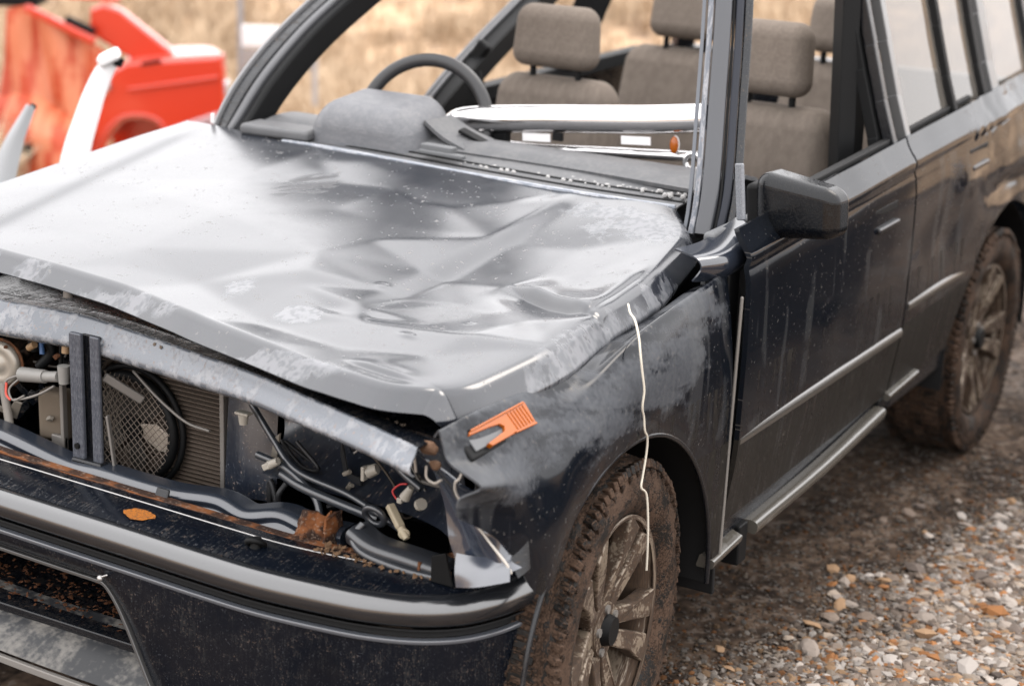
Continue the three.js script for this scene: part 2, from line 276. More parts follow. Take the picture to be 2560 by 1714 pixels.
// the bent sheet as flat facets between creases: [x, z, height over the undamaged plane]
const FACETS = [[-1.02, 0.3, 0], [-1.02, -0.3, 0], [-1.02, -0.95, 0], [-0.7, -0.95, 0.002], [-0.46, -0.83, 0.004], [-0.2, -0.80, 0.004], [0.046, -0.785, 0.004], [0.2, -0.775, 0.002], [0.335, -0.765, 0], [0.45, -0.79, 0], [0.60, -0.85, 0], [0.85, -0.85, 0],
  [0.72, -0.60, 0], [0.77, -0.314, 0], [0.77, -0.03, -0.004], [0.79, 0.174, 0], [0.80, 0.35, 0], [0.80, 0.55, 0], [0.63, 0.50, 0], [0.467, 0.475, 0], [0.275, 0.425, 0], [0.067, 0.37, 0], [-0.157, 0.31, 0], [-0.369, 0.275, 0], [-0.584, 0.25, 0], [0.3, 0.6, 0], [-0.3, 0.5, 0],
  [-0.75, -0.3, 0.003], [-0.55, 0.05, 0.002], [-0.45, -0.45, 0], [-0.30, -0.20, 0.004], [-0.30, 0.10, 0.003],
  [-0.386, -0.70, -0.004], [-0.226, -0.60, -0.017], [-0.107, -0.615, -0.016], [0.008, -0.56, -0.023], [0.098, -0.56, -0.023], [0.22, -0.655, -0.014],
  [-0.12, -0.40, -0.014], [0.06, -0.38, -0.021], [0.09, -0.25, -0.016], [0.05, -0.08, -0.005], [0.10, 0.03, -0.002],
  [0.345, -0.69, 0.001], [0.305, -0.42, -0.026], [0.28, -0.174, -0.036], [0.292, 0.0, -0.028], [0.30, 0.13, -0.016],
  [0.382, -0.69, -0.006], [0.352, -0.42, -0.039], [0.330, -0.174, -0.054], [0.334, 0.0, -0.042], [0.335, 0.13, -0.022],
  [0.52, -0.45, -0.032], [0.63, -0.30, -0.025], [0.50, -0.185, -0.046], [0.62, -0.12, -0.037], [0.735, -0.055, -0.012],
  [0.55, 0.0, -0.034], [0.66, 0.05, -0.016], [0.45, -0.03, -0.042],
  [0.134, 0.10, -0.008], [0.258, 0.172, -0.022], [0.37, 0.165, -0.026], [0.491, 0.150, -0.022], [0.25, 0.205, -0.014], [0.37, 0.20, -0.016], [0.485, 0.19, -0.013],
  [-0.06, 0.19, -0.012], [0.215, 0.31, -0.020], [0.10, 0.26, -0.018], [0.42, 0.35, -0.017], [0.60, 0.31, -0.013], [0.61, 0.20, -0.001], [0.67, 0.39, -0.009], [-0.25, 0.20, 0]];
function delaunay(P) {
  const n = P.length, Q = [...P, [-40, -40], [40, -40], [0, 60]]; let T = [[n, n + 1, n + 2]];
  const circ = ([a, b, c]) => { const [ax, ay] = Q[a], [bx, by] = Q[b], [cx, cy] = Q[c], D = 2 * (ax * (by - cy) + bx * (cy - ay) + cx * (ay - by)), A = ax * ax + ay * ay, B = bx * bx + by * by, C = cx * cx + cy * cy, x = (A * (by - cy) + B * (cy - ay) + C * (ay - by)) / D, y = (A * (cx - bx) + B * (ax - cx) + C * (bx - ax)) / D; return [x, y, (ax - x) ** 2 + (ay - y) ** 2]; };
  for (let i = 0; i < n; i++) { const bad = T.filter((t) => { const [x, y, r] = circ(t); return (Q[i][0] - x) ** 2 + (Q[i][1] - y) ** 2 < r; }), E = new Map(); for (const t of bad) for (let k = 0; k < 3; k++) { const a = t[k], b = t[(k + 1) % 3], key = Math.min(a, b) + '_' + Math.max(a, b); E.has(key) ? E.set(key, null) : E.set(key, [a, b]); } T = T.filter((t) => !bad.includes(t)); for (const e of E.values()) if (e) T.push([e[0], e[1], i]); }
  return T.filter((t) => t.every((k) => k < n));
}
const DENT = (() => { // rasterise the facets, then round the creases a little
  const x0 = -1.1, z0 = -1.0, h = 0.006, nx = 330, nz = 270, A = new Float32Array(nx * nz), T = delaunay(FACETS);
  for (const [a, b, c] of T) { const [ax, az, ay] = FACETS[a], [bx, bz, by] = FACETS[b], [cx, cz, cy] = FACETS[c], D = (bz - cz) * (ax - cx) + (cx - bx) * (az - cz); const i0 = Math.max(0, Math.floor((Math.min(ax, bx, cx) - x0) / h)), i1 = Math.min(nx - 1, Math.ceil((Math.max(ax, bx, cx) - x0) / h)), j0 = Math.max(0, Math.floor((Math.min(az, bz, cz) - z0) / h)), j1 = Math.min(nz - 1, Math.ceil((Math.max(az, bz, cz) - z0) / h));
    for (let j = j0; j <= j1; j++) for (let i = i0; i <= i1; i++) { const x = x0 + i * h, z = z0 + j * h, u = ((bz - cz) * (x - cx) + (cx - bx) * (z - cz)) / D, v = ((cz - az) * (x - cx) + (ax - cx) * (z - cz)) / D, w = 1 - u - v; if (u > -1e-6 && v > -1e-6 && w > -1e-6) A[j * nx + i] = u * ay + v * by + w * cy; } }
  const box = (S, dx, dz, r) => { const O = new Float32Array(nx * nz); for (let j = 0; j < nz; j++) for (let i = 0; i < nx; i++) { let s = 0; for (let k = -r; k <= r; k++) s += S[clamp(j + k * dz, 0, nz - 1) * nx + clamp(i + k * dx, 0, nx - 1)]; O[j * nx + i] = s / (2 * r + 1); } return O; };
  let B = A; for (let k = 0; k < 2; k++) { B = box(B, 1, 0, 2); B = box(B, 0, 1, 2); }
  const bs = (t) => [(1 - t) ** 3 / 6, (3 * t ** 3 - 6 * t * t + 4) / 6, (-3 * t ** 3 + 3 * t * t + 3 * t + 1) / 6, t ** 3 / 6];
  return (x, z) => { const fx = clamp((x - x0) / h, 1, nx - 3), fz = clamp((z - z0) / h, 1, nz - 3), i = Math.floor(fx), j = Math.floor(fz), wx = bs(fx - i), wz = bs(fz - j); let s = 0; for (let b = 0; b < 4; b++) for (let a = 0; a < 4; a++) s += wx[a] * wz[b] * B[(j + b - 1) * nx + i + a - 1]; return s; };
})();
function hoodY(x, z) {
  let y = 0.985 - 0.085 * (z - 0.55) + DENT(x, z);
  y += step(x, z, [-0.86, -0.75], [-0.70, 0.2], 0.02, -0.004, 0.25, 0.1); // pressed crease on the far side
  y += step(x, z, [0.52, -0.180], [0.735, -0.062], 0.0048, 0.015, 0.06, 0.05); // the gash, and its two smaller neighbours
  y += step(x, z, [0.742, -0.06], [0.735, -0.33], 0.005, 0.004, 0.04, 0.05);
  y += step(x, z, [0.50, 0.420], [0.63, 0.442], 0.005, 0.004, 0.03, 0.04);
  y += G(x, z, 0.56, 0.10, 0.010, 0.010, 0, 0.003) + G(x, z, 0.50, 0.235, 0.02, 0.010, 0.3, 0.003) + G(x, z, 0.27, -0.02, 0.014, 0.014, 0, 0.002);
  return y + 0.003 * (fbm(x * 4 + 3, z * 4 + 3, 201, 2) - 0.5);
}
function hoodPoint(s, t) { // s across (0 far .. 1 near, beyond 1 = lip), t back (0 front .. 1 rear, below 0 = lip)
  const ds = Math.max(0, s - 1), dt = Math.max(0, -t), S = Math.min(1, s), T = clamp(t);
  let z = 0, x = 0; const xf = -0.95;
  let X = lerp(xf, 0.72, S); for (let k = 0; k < 4; k++) { z = lerp(stable(ZF, X), stable(ZR, X), T); X = lerp(xf, stable(XL, z), S); } x = X;
  // round the near front corner
  const cs = Math.max(0, (S - 0.93) / 0.07), ct = Math.max(0, (0.07 - T) / 0.07), cc = Math.min(cs, ct); z -= 0.03 * cc * cc; x -= 0.025 * cc * cc;
  const D = Math.hypot(ds, dt); let y = hoodY(x, z), ux = D ? ds / D : 0, uz = D ? dt / D : 0;
  y -= 0.005 * Math.exp(-(1 - S) * 55);
  const m = D < 0.03 ? D / 0.03 : 1, ang = (x) => x; // rolled edge, then a sloping lip that turns under
  const front = uz * uz, slope = lerp(1.0, 0.72, front);
  const e = Math.max(0, D - 0.012), under = Math.max(0, D - 0.070);
  const a = D * 0.0 + (D < 0.024 ? D * 0.85 : 0.0204 + (D - 0.024) * Math.cos(slope) - under * 0.8), dr = D < 0.024 ? 0.42 * D * D / 0.024 : 0.0101 + (D - 0.024) * Math.sin(slope);
  const p = V(x + a * ux, y - dr, z + a * uz); p.tu = x + D * ux; p.tv = z + D * uz; return p;
}
{
  const nu = 500, nv = 360, P = [], lipS = 0.088, lipT = 0.062;
  for (let j = 0; j < nv; j++) for (let i = 0; i < nu; i++) {
    const I = nu - 34, J = 30;
    const s = i < I ? i / (I - 1) : 1 + (i - I + 1) / 34 * lipS, t = j < J ? -(1 - j / J) * lipT : (j - J) / (nv - 1 - J);
    P.push(hoodPoint(s, t));
  }
  mesh('hood', solid(P, nu, nv, (p) => p.tu === undefined ? [(p.x + 1.15) / 2.1, (p.z + 0.9) / 1.5] : [(p.tu + 1.15) / 2.1, (p.tv + 0.9) / 1.5], 0.004, true), M.hood, car, 'buckled bonnet with a sharp diagonal fold');
}
// ---- near front wing ----
const archY = (z, zc, R = 0.43, y0 = 0.36) => { const d = R * R - (z - zc) ** 2; return d > 0 ? y0 + Math.sqrt(d) : 0; };
{
  // rows run from the bonnet gap down to the wheel arch, columns from the front to the door
  const Z = [0.56, 0.47, 0.36, 0.24, 0.10, -0.05, -0.20, -0.32, -0.40, -0.45, -0.478];
  const top = [[0.765, 0.955], [0.775, 0.962], [0.785, 0.962], [0.79, 0.958], [0.79, 0.962], [0.79, 0.974], [0.79, 0.98], [0.79, 0.99], [0.79, 0.998], [0.79, 1.0], [0.79, 1.0]];
  const sh = [[0.80, 0.90], [0.83, 0.895], [0.85, 0.89], [0.858, 0.90], [0.862, 0.95], [0.866, 0.995], [0.868, 1.015], [0.868, 1.022], [0.868, 1.025], [0.868, 1.026], [0.868, 1.026]];
  const rows = [[], [], [], [], [], [], []];
  Z.forEach((z, i) => {
    const lip = z > 0.43 ? lerp(0.70, 0.80, (z - 0.43) / 0.13) : z > -0.425 ? Math.max(archY(z, 0), 0.36) : 0.36;
    const [tx, ty] = top[i], [sx, sy] = sh[i], lx = z > 0.40 ? lerp(0.893, 0.82, (z - 0.40) / 0.16) : 0.893;
    rows[0].push([tx, ty - 0.012, z]); rows[1].push([tx + 0.012, ty, z]); rows[2].push([lerp(tx, sx, 0.6), lerp(ty, sy, 0.45), z]); rows[3].push([sx, sy, z]);
    const m1 = lerp(sy, lip, 0.3), m2 = lerp(sy, lip, 0.65);
    rows[4].push([lerp(sx, 0.900, 0.65) + (i > 4 ? 0.008 : 0), m1, z]); rows[5].push([lx + (i > 4 ? 0.006 : 0.002), m2, z]); rows[6].push([lx, lip, z]);
  });
  mesh('front_fender', patch(rows, 9, uvZY, 0.004, true, (v) => {
    v.x += 0.010 * (fbm(v.z * 7, v.y * 7, 221, 3) - 0.5) * sst(-0.3, 0.1, v.z);
  }), M.side, car);
  // arch lip rolled inwards
  const lipP = []; for (let k = 0; k <= 18; k++) { const a = lerp(-0.08, Math.PI * 0.95, k / 18); lipP.push([0.89, 0.36 + Math.sin(a) * 0.43, -Math.cos(a) * 0.43]); }
  mesh('wheel_arch_lip', tube(lipP, 0.006, 50, 6), M.grime, car);
  // crumpled sheet metal hanging where the headlight was
  const A = [[0.690, 0.885, 0.50], [0.775, 0.845, 0.50], [0.80, 0.85, 0.53]], B = [[0.700, 0.835, 0.46], [0.775, 0.80, 0.47], [0.835, 0.80, 0.46]], C2 = [[0.72, 0.755, 0.44], [0.815, 0.745, 0.465], [0.86, 0.75, 0.43]], D2 = [[0.735, 0.695, 0.445], [0.85, 0.69, 0.455], [0.87, 0.70, 0.425]], E2 = [[0.762, 0.635, 0.455], [0.87, 0.672, 0.45], [0.885, 0.675, 0.42]];
  mesh('torn_panel', patch([A, B, C2, D2, E2], 8, uvZY, 0.003, false, (v) => { v.z += 0.03 * (fbm(v.x * 12, v.y * 12, 231, 2) - 0.5) + 0.012 * Math.sin((v.x * 0.9 + v.y * 0.6) * 60) * 0.5; }), phy({ color: rgb(0.022, 0.028, 0.042), roughness: 0.14, ior: 1.9 }), car, 'torn strip of wing folded over itself');
  mesh('torn_edge', [tube([[0.655, 0.815, 0.44], [0.672, 0.875, 0.475], [0.70, 0.905, 0.50], [0.715, 0.893, 0.505]], 0.0028, 20, 5), tube([[0.718, 0.86, 0.505], [0.716, 0.835, 0.50], [0.73, 0.826, 0.495], [0.748, 0.838, 0.50]], 0.0026, 16, 5),
    tube([[0.815, 0.872, 0.505], [0.80, 0.868, 0.512], [0.792, 0.853, 0.51], [0.782, 0.842, 0.508], [0.78, 0.818, 0.50], [0.80, 0.785, 0.49], [0.835, 0.735, 0.478], [0.872, 0.69, 0.468], [0.878, 0.672, 0.462]], 0.0028, 40, 5)], M.torn, car, 'bare bright torn metal edge');
  mesh('torn_flap', patch([[[0.758, 0.680, 0.455], [0.815, 0.688, 0.462], [0.872, 0.702, 0.45]], [[0.768, 0.655, 0.475], [0.825, 0.668, 0.485], [0.878, 0.684, 0.465]], [[0.778, 0.628, 0.485], [0.83, 0.645, 0.495], [0.884, 0.662, 0.475]]], 6, uvZY, 0.003, false), phy({ color: rgb(0.03, 0.036, 0.05), roughness: 0.2, ior: 2.1 }), car, 'bent flap catching the light');
  mesh('wing_brace', patch([[[0.79, 0.835, 0.46], [0.85, 0.84, 0.42]], [[0.84, 0.745, 0.455], [0.875, 0.76, 0.41]], [[0.885, 0.66, 0.45], [0.893, 0.67, 0.42]]], 6, uvZY, 0.003, false), M.grime, car);
  // turn lamp set in the wing
  const lamp = part('turn_lamp', car);
  const a = V(0.803, 0.914, 0.512), b = V(0.820, 0.925, 0.33), n = V(0.62, 0.62, 0.30).normalize(), ex = b.clone().sub(a).normalize(), ey = n.clone().cross(ex).normalize(), nn = ex.clone().cross(ey).normalize();
  const Mx = new THREE.Matrix4().makeBasis(ex, ey, nn).setPosition(a); lamp.applyMatrix4(Mx);
  mesh('housing', [at(rb(0.205, 0.056, 0.012, 0.006), 0.096, 0, -0.002)], M.black, lamp);
  mesh('lens', [at(extr([[0.12, -0.019], [0.184, -0.022], [0.190, 0.021], [0.12, 0.020], [0.02, 0.019], [0.015, 0.015], [0.07, 0.013], [0.10, 0.009], [0.108, 0.0], [0.10, -0.010], [0.045, -0.015], [0.05, -0.020]], 0.010, 0.002), 0, 0, 0.003)], M.amber, lamp, 'broken amber lens');
  for (let k = 0; k < 6; k++) mesh('lens_rib', box(0.132 + k * 0.0095, 0, 0.0155, 0.0022, 0.036, 0.003, 0.0008), M.amber, lamp);
  mesh('lens_rim', [bar([0.02, 0.0205, 0.017], [0.186, 0.0225, 0.017], 0.003, 0.004), bar([0.12, -0.0205, 0.017], [0.184, -0.0235, 0.017], 0.003, 0.004)], M.amber, lamp);
  mesh('reflector', [at(rb(0.10, 0.032, 0.004, 0.002), 0.062, 0, 0.006)], M.plasticgrey, lamp);
  mesh('mud_clod', [[0.014, 0.725, 0.895, 0.508], [0.011, 0.740, 0.868, 0.510]].map(([s, x, y, z], k) => { const q = new THREE.IcosahedronGeometry(s, 2), p = q.attributes.position; for (let i = 0; i < p.count; i++) { const m = 0.55 + 0.95 * fbm(p.getX(i) * 90 + k * 5 + 20, p.getY(i) * 90 + p.getZ(i) * 60 + 20, 261, 3); p.setXYZ(i, p.getX(i) * m * 1.2, p.getY(i) * m * 0.9, p.getZ(i) * m * 0.6); } q.computeVertexNormals(); return at(q, x, y, z); }), std({ color: rgb(0.11, 0.065, 0.042), roughness: 0.95 }), car);
}
// ---- doors and rear side ----
const sideX = (y, z = -1) => { const T = [[0.3, 0.862], [0.45, 0.88], [0.62, 0.905], [0.85, 0.91], [1.0, 0.908], [1.05, 0.905], [1.075, 0.893], [1.13, 0.872], [1.18, 0.852], [1.7, 0.70]]; return stable(T, y) - 0.012 * sst(-2.0, -3.4, z); };
const ridgeY = (z) => 1.070 - (z + 0.5) * 0.022;
const sillY = (z) => 1.135 - (z + 0.5) * 0.030;
function sidePanel(zs, y0, y1, dent) {
  const rows = [], n = 34;
  for (let j = 0; j <= n; j++) rows.push(zs.map((z) => { const a = y0(z), b = y1(z), y = lerp(a, b, j / n), yy = y - (ridgeY(z) - 1.07); let x = sideX(yy, z); x += 0.012 * sst(-0.010, 0.0, y - ridgeY(z)) * (1 - sst(0.004, 0.05, y - ridgeY(z))); if (dent) x += dent(z, y); return [x, y, z]; }));
  return patch(rows, 2, uvZY, 0.012, true);
}
const zr = (a, b, n) => Array.from({ length: n }, (_, i) => lerp(a, b, i / (n - 1)));
const dDent = (z, y) => 0.004 * (fbm(z * 4, y * 4, 241, 2) - 0.5);
{
  const fd = part('front_door', car); mesh('door_skin', sidePanel(zr(-0.492, -1.622, 24), () => 0.452, sillY, dDent), M.side, fd);
  const rdl = (z) => Math.max(0.455, z < -2.15 ? archY(z, -2.63, 0.465, 0.36) : 0);
  const rdz = [...zr(-1.634, -2.15, 12), ...zr(-2.165, -2.30, 8)];
  const rd = part('rear_door', car); mesh('door_skin', sidePanel(rdz, rdl, sillY, (z, y) => dDent(z, y) - 0.014 * Math.exp(-(((z + 1.95) / 0.18) ** 2 + ((y - 0.86) / 0.10) ** 2)) + 0.012 * Math.exp(-(((z + 2.1) / 0.1) ** 2 + ((y - 0.98) / 0.05) ** 2))), M.side, rd);
  const qz = [...zr(-2.312, -2.9, 22), -2.99, -3.05, -3.085, -3.1, ...zr(-3.13, -3.75, 8)];
  const qz2 = qz;
  mesh('rear_quarter', sidePanel(qz2, (z) => Math.max(0.45, archY(z, -2.63, 0.465, 0.36)), sillY, (z, y) => 0.016 * (fbm(z * 6, y * 6, 251, 3) - 0.5) + 0.02 * Math.exp(-(((z + 2.75) / 0.22) ** 2 + ((y - 0.97) / 0.05) ** 2)) - 0.02 * Math.exp(-(((z + 2.62) / 0.18) ** 2 + ((y - 0.89) / 0.03) ** 2))), M.side, car, 'dented rear wing');
  // rubbing strips
  const strip = (pts, par, m = M.side) => mesh('side_moulding', sweep(roundProf([[0.0, -0.018], [0.013, -0.014], [0.015, 0.0], [0.010, 0.010], [0.0, 0.014]], 0.004), pts, 1), m, par);
  const mo = phy({ color: rgb(0.035, 0.032, 0.028), roughness: 0.3, ior: 1.9 });
  strip([[0.905, 0.655, -0.50], [0.910, 0.65, -1.05], [0.908, 0.64, -1.615]], fd, mo); strip([[0.908, 0.705, -1.655], [0.908, 0.70, -2.0], [0.902, 0.69, -2.20]], rd, mo);
  // pulls
  for (const [par, y, z] of [[fd, 1.000, -1.39], [rd, 1.034, -2.20]]) {
    const h = part('door_handle', par); mesh('recess', [box(0.9125, y, z, 0.012, 0.075, 0.19, 0.02)], M.black, h); mesh('grip', [box(0.923, y - 0.022, z - 0.01, 0.014, 0.016, 0.16, 0.006)], M.grime, h);
  }
  // front quarter strip of the front door, and the door's sill rubber
  mesh('quarter_post', [bar([0.842, 1.13, -0.60], [0.822, 1.255, -0.615], 0.010, 0.03)], M.peel, fd);
  mesh('window_rubber', [bar([0.848, 1.147, -0.86], [0.848, 1.170, -1.60], 0.022, 0.016)], M.rubber, fd);
  mesh('window_rubber', [bar([0.845, 1.172, -1.66], [0.838, 1.192, -2.3], 0.022, 0.016)], M.rubber, rd);
  mesh('inner_panel', [box(0.80, 0.80, -1.06, 0.03, 0.62, 1.08, 0.01)], M.plasticgrey, fd); mesh('inner_panel', [box(0.80, 0.82, -1.98, 0.03, 0.62, 0.62, 0.01)], M.plasticgrey, rd);
  // scuttle corner between wing, door and pillar
  mesh('scuttle_corner', patch([[[0.775, 1.095, -0.40], [0.80, 1.10, -0.50], [0.80, 1.12, -0.68]], [[0.83, 1.085, -0.39], [0.865, 1.085, -0.47], [0.872, 1.10, -0.62]], [[0.845, 1.062, -0.39], [0.878, 1.055, -0.47], [0.885, 1.065, -0.60]], [[0.825, 1.03, -0.39], [0.862, 1.025, -0.47], [0.868, 1.03, -0.58]]], 8, uvZY, 0.004, true), phy({ color: rgb(0.014, 0.017, 0.024), roughness: 0.12, ior: 1.8 }), car);
  mesh('door_jamb', [box(0.84, 0.72, -0.52, 0.06, 0.72, 0.06, 0.005)], M.black, car);
  mesh('sill', [box(0.83, 0.42, -1.1, 0.09, 0.09, 1.15, 0.02), box(0.83, 0.42, -1.95, 0.09, 0.09, 0.5, 0.02)], M.grime, car);
  // step bar along the sill
  mesh('side_step', [sweep(roundProf([[-0.025, -0.022], [0.010, -0.024], [0.016, -0.004], [0.012, 0.006], [0.0, 0.010], [-0.025, 0.009]], 0.005), [[0.895, 0.388, -0.67], [0.90, 0.400, -1.1], [0.90, 0.425, -1.56]]), sweep(roundProf([[-0.03, -0.02], [0.012, -0.02], [0.018, 0], [-0.02, 0.014]], 0.006), [[0.885, 0.375, -0.44], [0.885, 0.385, -0.60]]), sweep(roundProf([[-0.03, -0.018], [0.012, -0.018], [0.018, 0], [-0.02, 0.012]], 0.006), [[0.89, 0.455, -1.61], [0.89, 0.462, -1.86]])], phy({ color: rgb(0.06, 0.055, 0.047), roughness: 0.35, ior: 1.8, roughnessMap: PEEL[1] }), car);
  mesh('step_bracket', [box(0.86, 0.35, -0.635, 0.06, 0.10, 0.05), box(0.86, 0.42, -1.585, 0.06, 0.06, 0.04)], M.black, car);
  mesh('mud_flap', [box(0.79, 0.43, -0.468, 0.20, 0.30, 0.012, 0.004, 0.05)], M.rubber, car);
  mesh('wing_end_strip', [bar([0.895, 0.37, -0.482], [0.904, 0.99, -0.486], 0.008, 0.008)], M.dullmetal, car);
}
// ---- far side, floor, roof, pillars ----
{
  mesh('far_side', patch([zr(-0.5, -3.7, 8).map((z) => [-0.86, 0.45, z]), zr(-0.5, -3.7, 8).map((z) => [-0.90, 0.75, z]), zr(-0.5, -3.7, 8).map((z) => [-0.86, 1.02, z])], 4, uvZY, 0.04, false), M.grime, car);
  mesh('far_fender', patch([[[-0.94, 1.02, -0.65], [-0.95, 0.985, -0.2], [-0.92, 0.92, 0.2]], [[-0.98, 0.9, -0.65], [-0.99, 0.87, -0.2], [-0.95, 0.82, 0.22]], [[-0.95, 0.7, -0.65], [-0.96, 0.75, -0.2], [-0.92, 0.7, 0.22]]], 6, uvZY, 0.01, false), M.grime, car);
  mesh('cabin_floor', [box(0, 0.40, -2.0, 1.6, 0.06, 3.2)], M.black, car);
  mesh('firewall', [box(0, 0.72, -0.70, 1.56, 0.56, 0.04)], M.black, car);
  mesh('added_dark_panel', patch([[-0.76, -0.6, -0.5, -0.40, -0.30].map((x) => [x, 1.66 - 0.05 * x * x, -1.28]), [-0.76, -0.6, -0.5, -0.40, -0.30].map((x) => [x, 1.68 - 0.05 * x * x, -1.57])], 6, uvXZ, 0.025, false), M.black, car); mesh('roof_header', [bar([-0.66, 1.70, -1.46], [0.54, 1.71, -1.14], 0.04, 0.03)], M.grime, car); mesh('roof', patch([[-0.6, -0.3, 0, 0.3, 0.6].map((x) => [x, 1.75 - 0.12 * x * x, -3.05]), [-0.6, -0.3, 0, 0.3, 0.6].map((x) => [x, 1.75 - 0.12 * x * x, -3.2]), [-0.56, -0.3, 0, 0.3, 0.56].map((x) => [x, 1.68 - 0.12 * x * x, -3.6])], 6, uvXZ, 0.04, false), M.grime, car);  // first panel is unseen, added and sized to darken the bonnet strip by reflection
  const pil = (name, p, w, d, m, lab) => mesh(name, sweepBar(p, w, d), m, car, lab);
  function sweepBar(p, w, d) { return p.slice(1).map((q, i) => bar(p[i], q, w, d, 0.01)); }
  const rect = (a0, a1, b0, b1, r = 0.004) => roundProf([[a0, b0], [a1, b0], [a1, b1], [a0, b1]], r);
  // near windscreen pillar: outer skin, bright windscreen channel, dark inner trim, door frame and seal
  const NA = [[0.722, 1.06, -0.69], [0.715, 1.138, -0.731], [0.665, 1.347, -0.855], [0.610, 1.561, -0.983], [0.560, 1.70, -1.08], [0.50, 1.75, -1.2]];
  const pillar = part('windscreen_pillar', car), NAo = (dz) => NA.map(([x, y, z]) => [x, y, z - dz]);
  mesh('pillar_skin', sweep(rect(-0.030, 0.012, -0.035, 0.012, 0.010), NA, 1), phy({ color: rgb(0.035, 0.037, 0.042), roughness: 0.3, ior: 1.5 }), pillar);
  mesh('windscreen_channel', sweep(rect(-0.046, -0.032, -0.030, 0.004), NA, 1), std({ map: PEEL[0], color: rgb(1.35, 1.32, 1.3), roughness: 0.75 }), pillar, 'pale flaking windscreen channel');
  mesh('gutter', sweep(rect(-0.060, -0.051, -0.03, 0.002, 0.002), NA, 1), phy({ color: rgb(0.06, 0.066, 0.078), roughness: 0.3 }), pillar);
  mesh('pillar_groove', sweep(rect(0.013, 0.020, -0.035, 0.002, 0.002), NA, 1), M.black, pillar);
  mesh('door_seal', sweep(rect(0.021, 0.040, -0.035, 0.010, 0.006), NA, 1), phy({ color: rgb(0.012, 0.014, 0.020), roughness: 0.6, specularIntensity: 0.5 }), pillar);
  mesh('door_frame', sweep(rect(0.041, 0.062, -0.05, 0.004, 0.006), NA, 1), M.grime, pillar);
  // far windscreen pillar
  const FA = [[-0.83, 1.05, -0.84], [-0.81, 1.122, -0.882], [-0.79, 1.229, -0.971], [-0.765, 1.342, -1.109], [-0.74, 1.421, -1.229], [-0.70, 1.54, -1.45], [-0.66, 1.64, -1.64]];
  const fp = part('windscreen_pillar', car);
  mesh('gutter', sweep(rect(-0.068, -0.058, -0.03, 0.010, 0.003), FA, 1), phy({ color: rgb(0.16, 0.16, 0.165), roughness: 0.4 }), fp);
  mesh('pillar_skin', sweep(rect(-0.057, -0.012, -0.03, 0.0, 0.006), FA, 1), M.grime, fp);
  mesh('windscreen_channel', sweep(rect(-0.011, 0.0, -0.03, -0.006, 0.003), FA, 1), M.black, fp);
  mesh('seal_lip', sweep(rect(0.001, 0.028, -0.04, 0.006, 0.008), FA, 1), phy({ color: rgb(0.045, 0.046, 0.05), roughness: 0.35 }), fp);
  mesh('pillar_trim', sweep(rect(0.029, 0.060, -0.08, -0.004, 0.012), FA, 1), M.black, fp);
  mesh('mirror_stump', [box(-0.86, 1.125, -0.86, 0.010, 0.028, 0.01, 0.003)], M.white, fp);
  // bent far door frame leaning in the opening
  const FB = [[-0.64, 1.00, -1.54], [-0.62, 1.107, -1.66], [-0.62, 1.22, -1.88], [-0.62, 1.37, -2.22], [-0.60, 1.56, -2.60]];
  const fb = part('far_door_frame', car);
  mesh('frame_bar', sweep(rect(-0.03, 0.045, -0.06, 0.01, 0.01), FB, 1), M.black, fb);
  mesh('frame_seal', sweep(rect(-0.048, -0.033, -0.04, 0.012, 0.004), FB, 1), phy({ color: rgb(0.05, 0.05, 0.055), roughness: 0.35 }), fb); mesh('frame_seal', sweep(rect(-0.018, -0.008, 0.011, 0.022, 0.003), FB, 1), phy({ color: rgb(0.07, 0.07, 0.075), roughness: 0.35 }), fb);
  mesh('door_inner_plate', [box(-0.60, 1.095, -1.50, 0.02, 0.06, 0.16, 0.004), box(-0.66, 1.085, -1.16, 0.02, 0.06, 0.16, 0.004)], M.dullmetal, fb); mesh('plate_hole', [box(-0.588, 1.095, -1.48, 0.006, 0.02, 0.02, 0.002)], M.black, fb);
  mesh('latch', [box(-0.60, 1.15, -1.86, 0.03, 0.10, 0.03, 0.01, 0, 0, 0.2)], M.black, fb);
  mesh('far_sill', [bar([-0.76, 1.04, -0.75], [-0.78, 1.05, -3.4], 0.06, 0.05)], M.black, car);
  // middle pillars, near side
  const up = (z, y0, y1, o = 0) => zr(y0, y1, 5).map((y) => [sideX(y - 0.02) - 0.018 + o, y, z - (y - 1.15) * 0.02]);
  const post = (name, z, w, m, o = 0, y0 = 1.13) => mesh(name, up(z, y0, 1.70, o).slice(1).map((q, i) => { const a = up(z, y0, 1.70, o)[i]; const A = V(...a), B = V(...q); return at(rb(0.03, A.distanceTo(B) + 0.006, w, 0.004), (A.x + B.x) / 2, (A.y + B.y) / 2, (A.z + B.z) / 2, 0, 0, Math.atan2(-(B.x - A.x), B.y - A.y)); }), m, car);
  post('middle_pillar', -1.58, 0.10, M.black, -0.03, 1.0); post('door_frame', -1.565, 0.03, M.grime, 0.004); post('door_frame', -1.675, 0.035, phy({ color: rgb(0.09, 0.09, 0.09), roughness: 0.3, ior: 1.7 }), 0.004); post('window_divider', -2.11, 0.028, M.rubber, 0.006); post('rear_pillar', -2.42, 0.035, M.rubber, 0.004); post('rear_pillar', -2.52, 0.07, phy({ color: rgb(0.07, 0.07, 0.07), roughness: 0.3, ior: 1.7 }), 0.006); post('rear_pillar', -3.02, 0.10, M.grime, 0.006);
  const pane = (z0, z1) => { const r = []; for (const y of [1.15, 1.3, 1.5, 1.69]) r.push(zr(z0, z1, 3).map((z) => [sideX(y - 0.02) - 0.018, y, z])); return patch(r, 3, uvZY, 0, true); };
  mesh('rear_door_glass', pane(-1.69, -2.10), M.glass, car, 'dusty rear door glass mirroring a bright sky'); mesh('quarter_glass', pane(-2.12, -2.41), M.glass, car); mesh('side_glass', pane(-2.555, -2.98), M.glass, car);
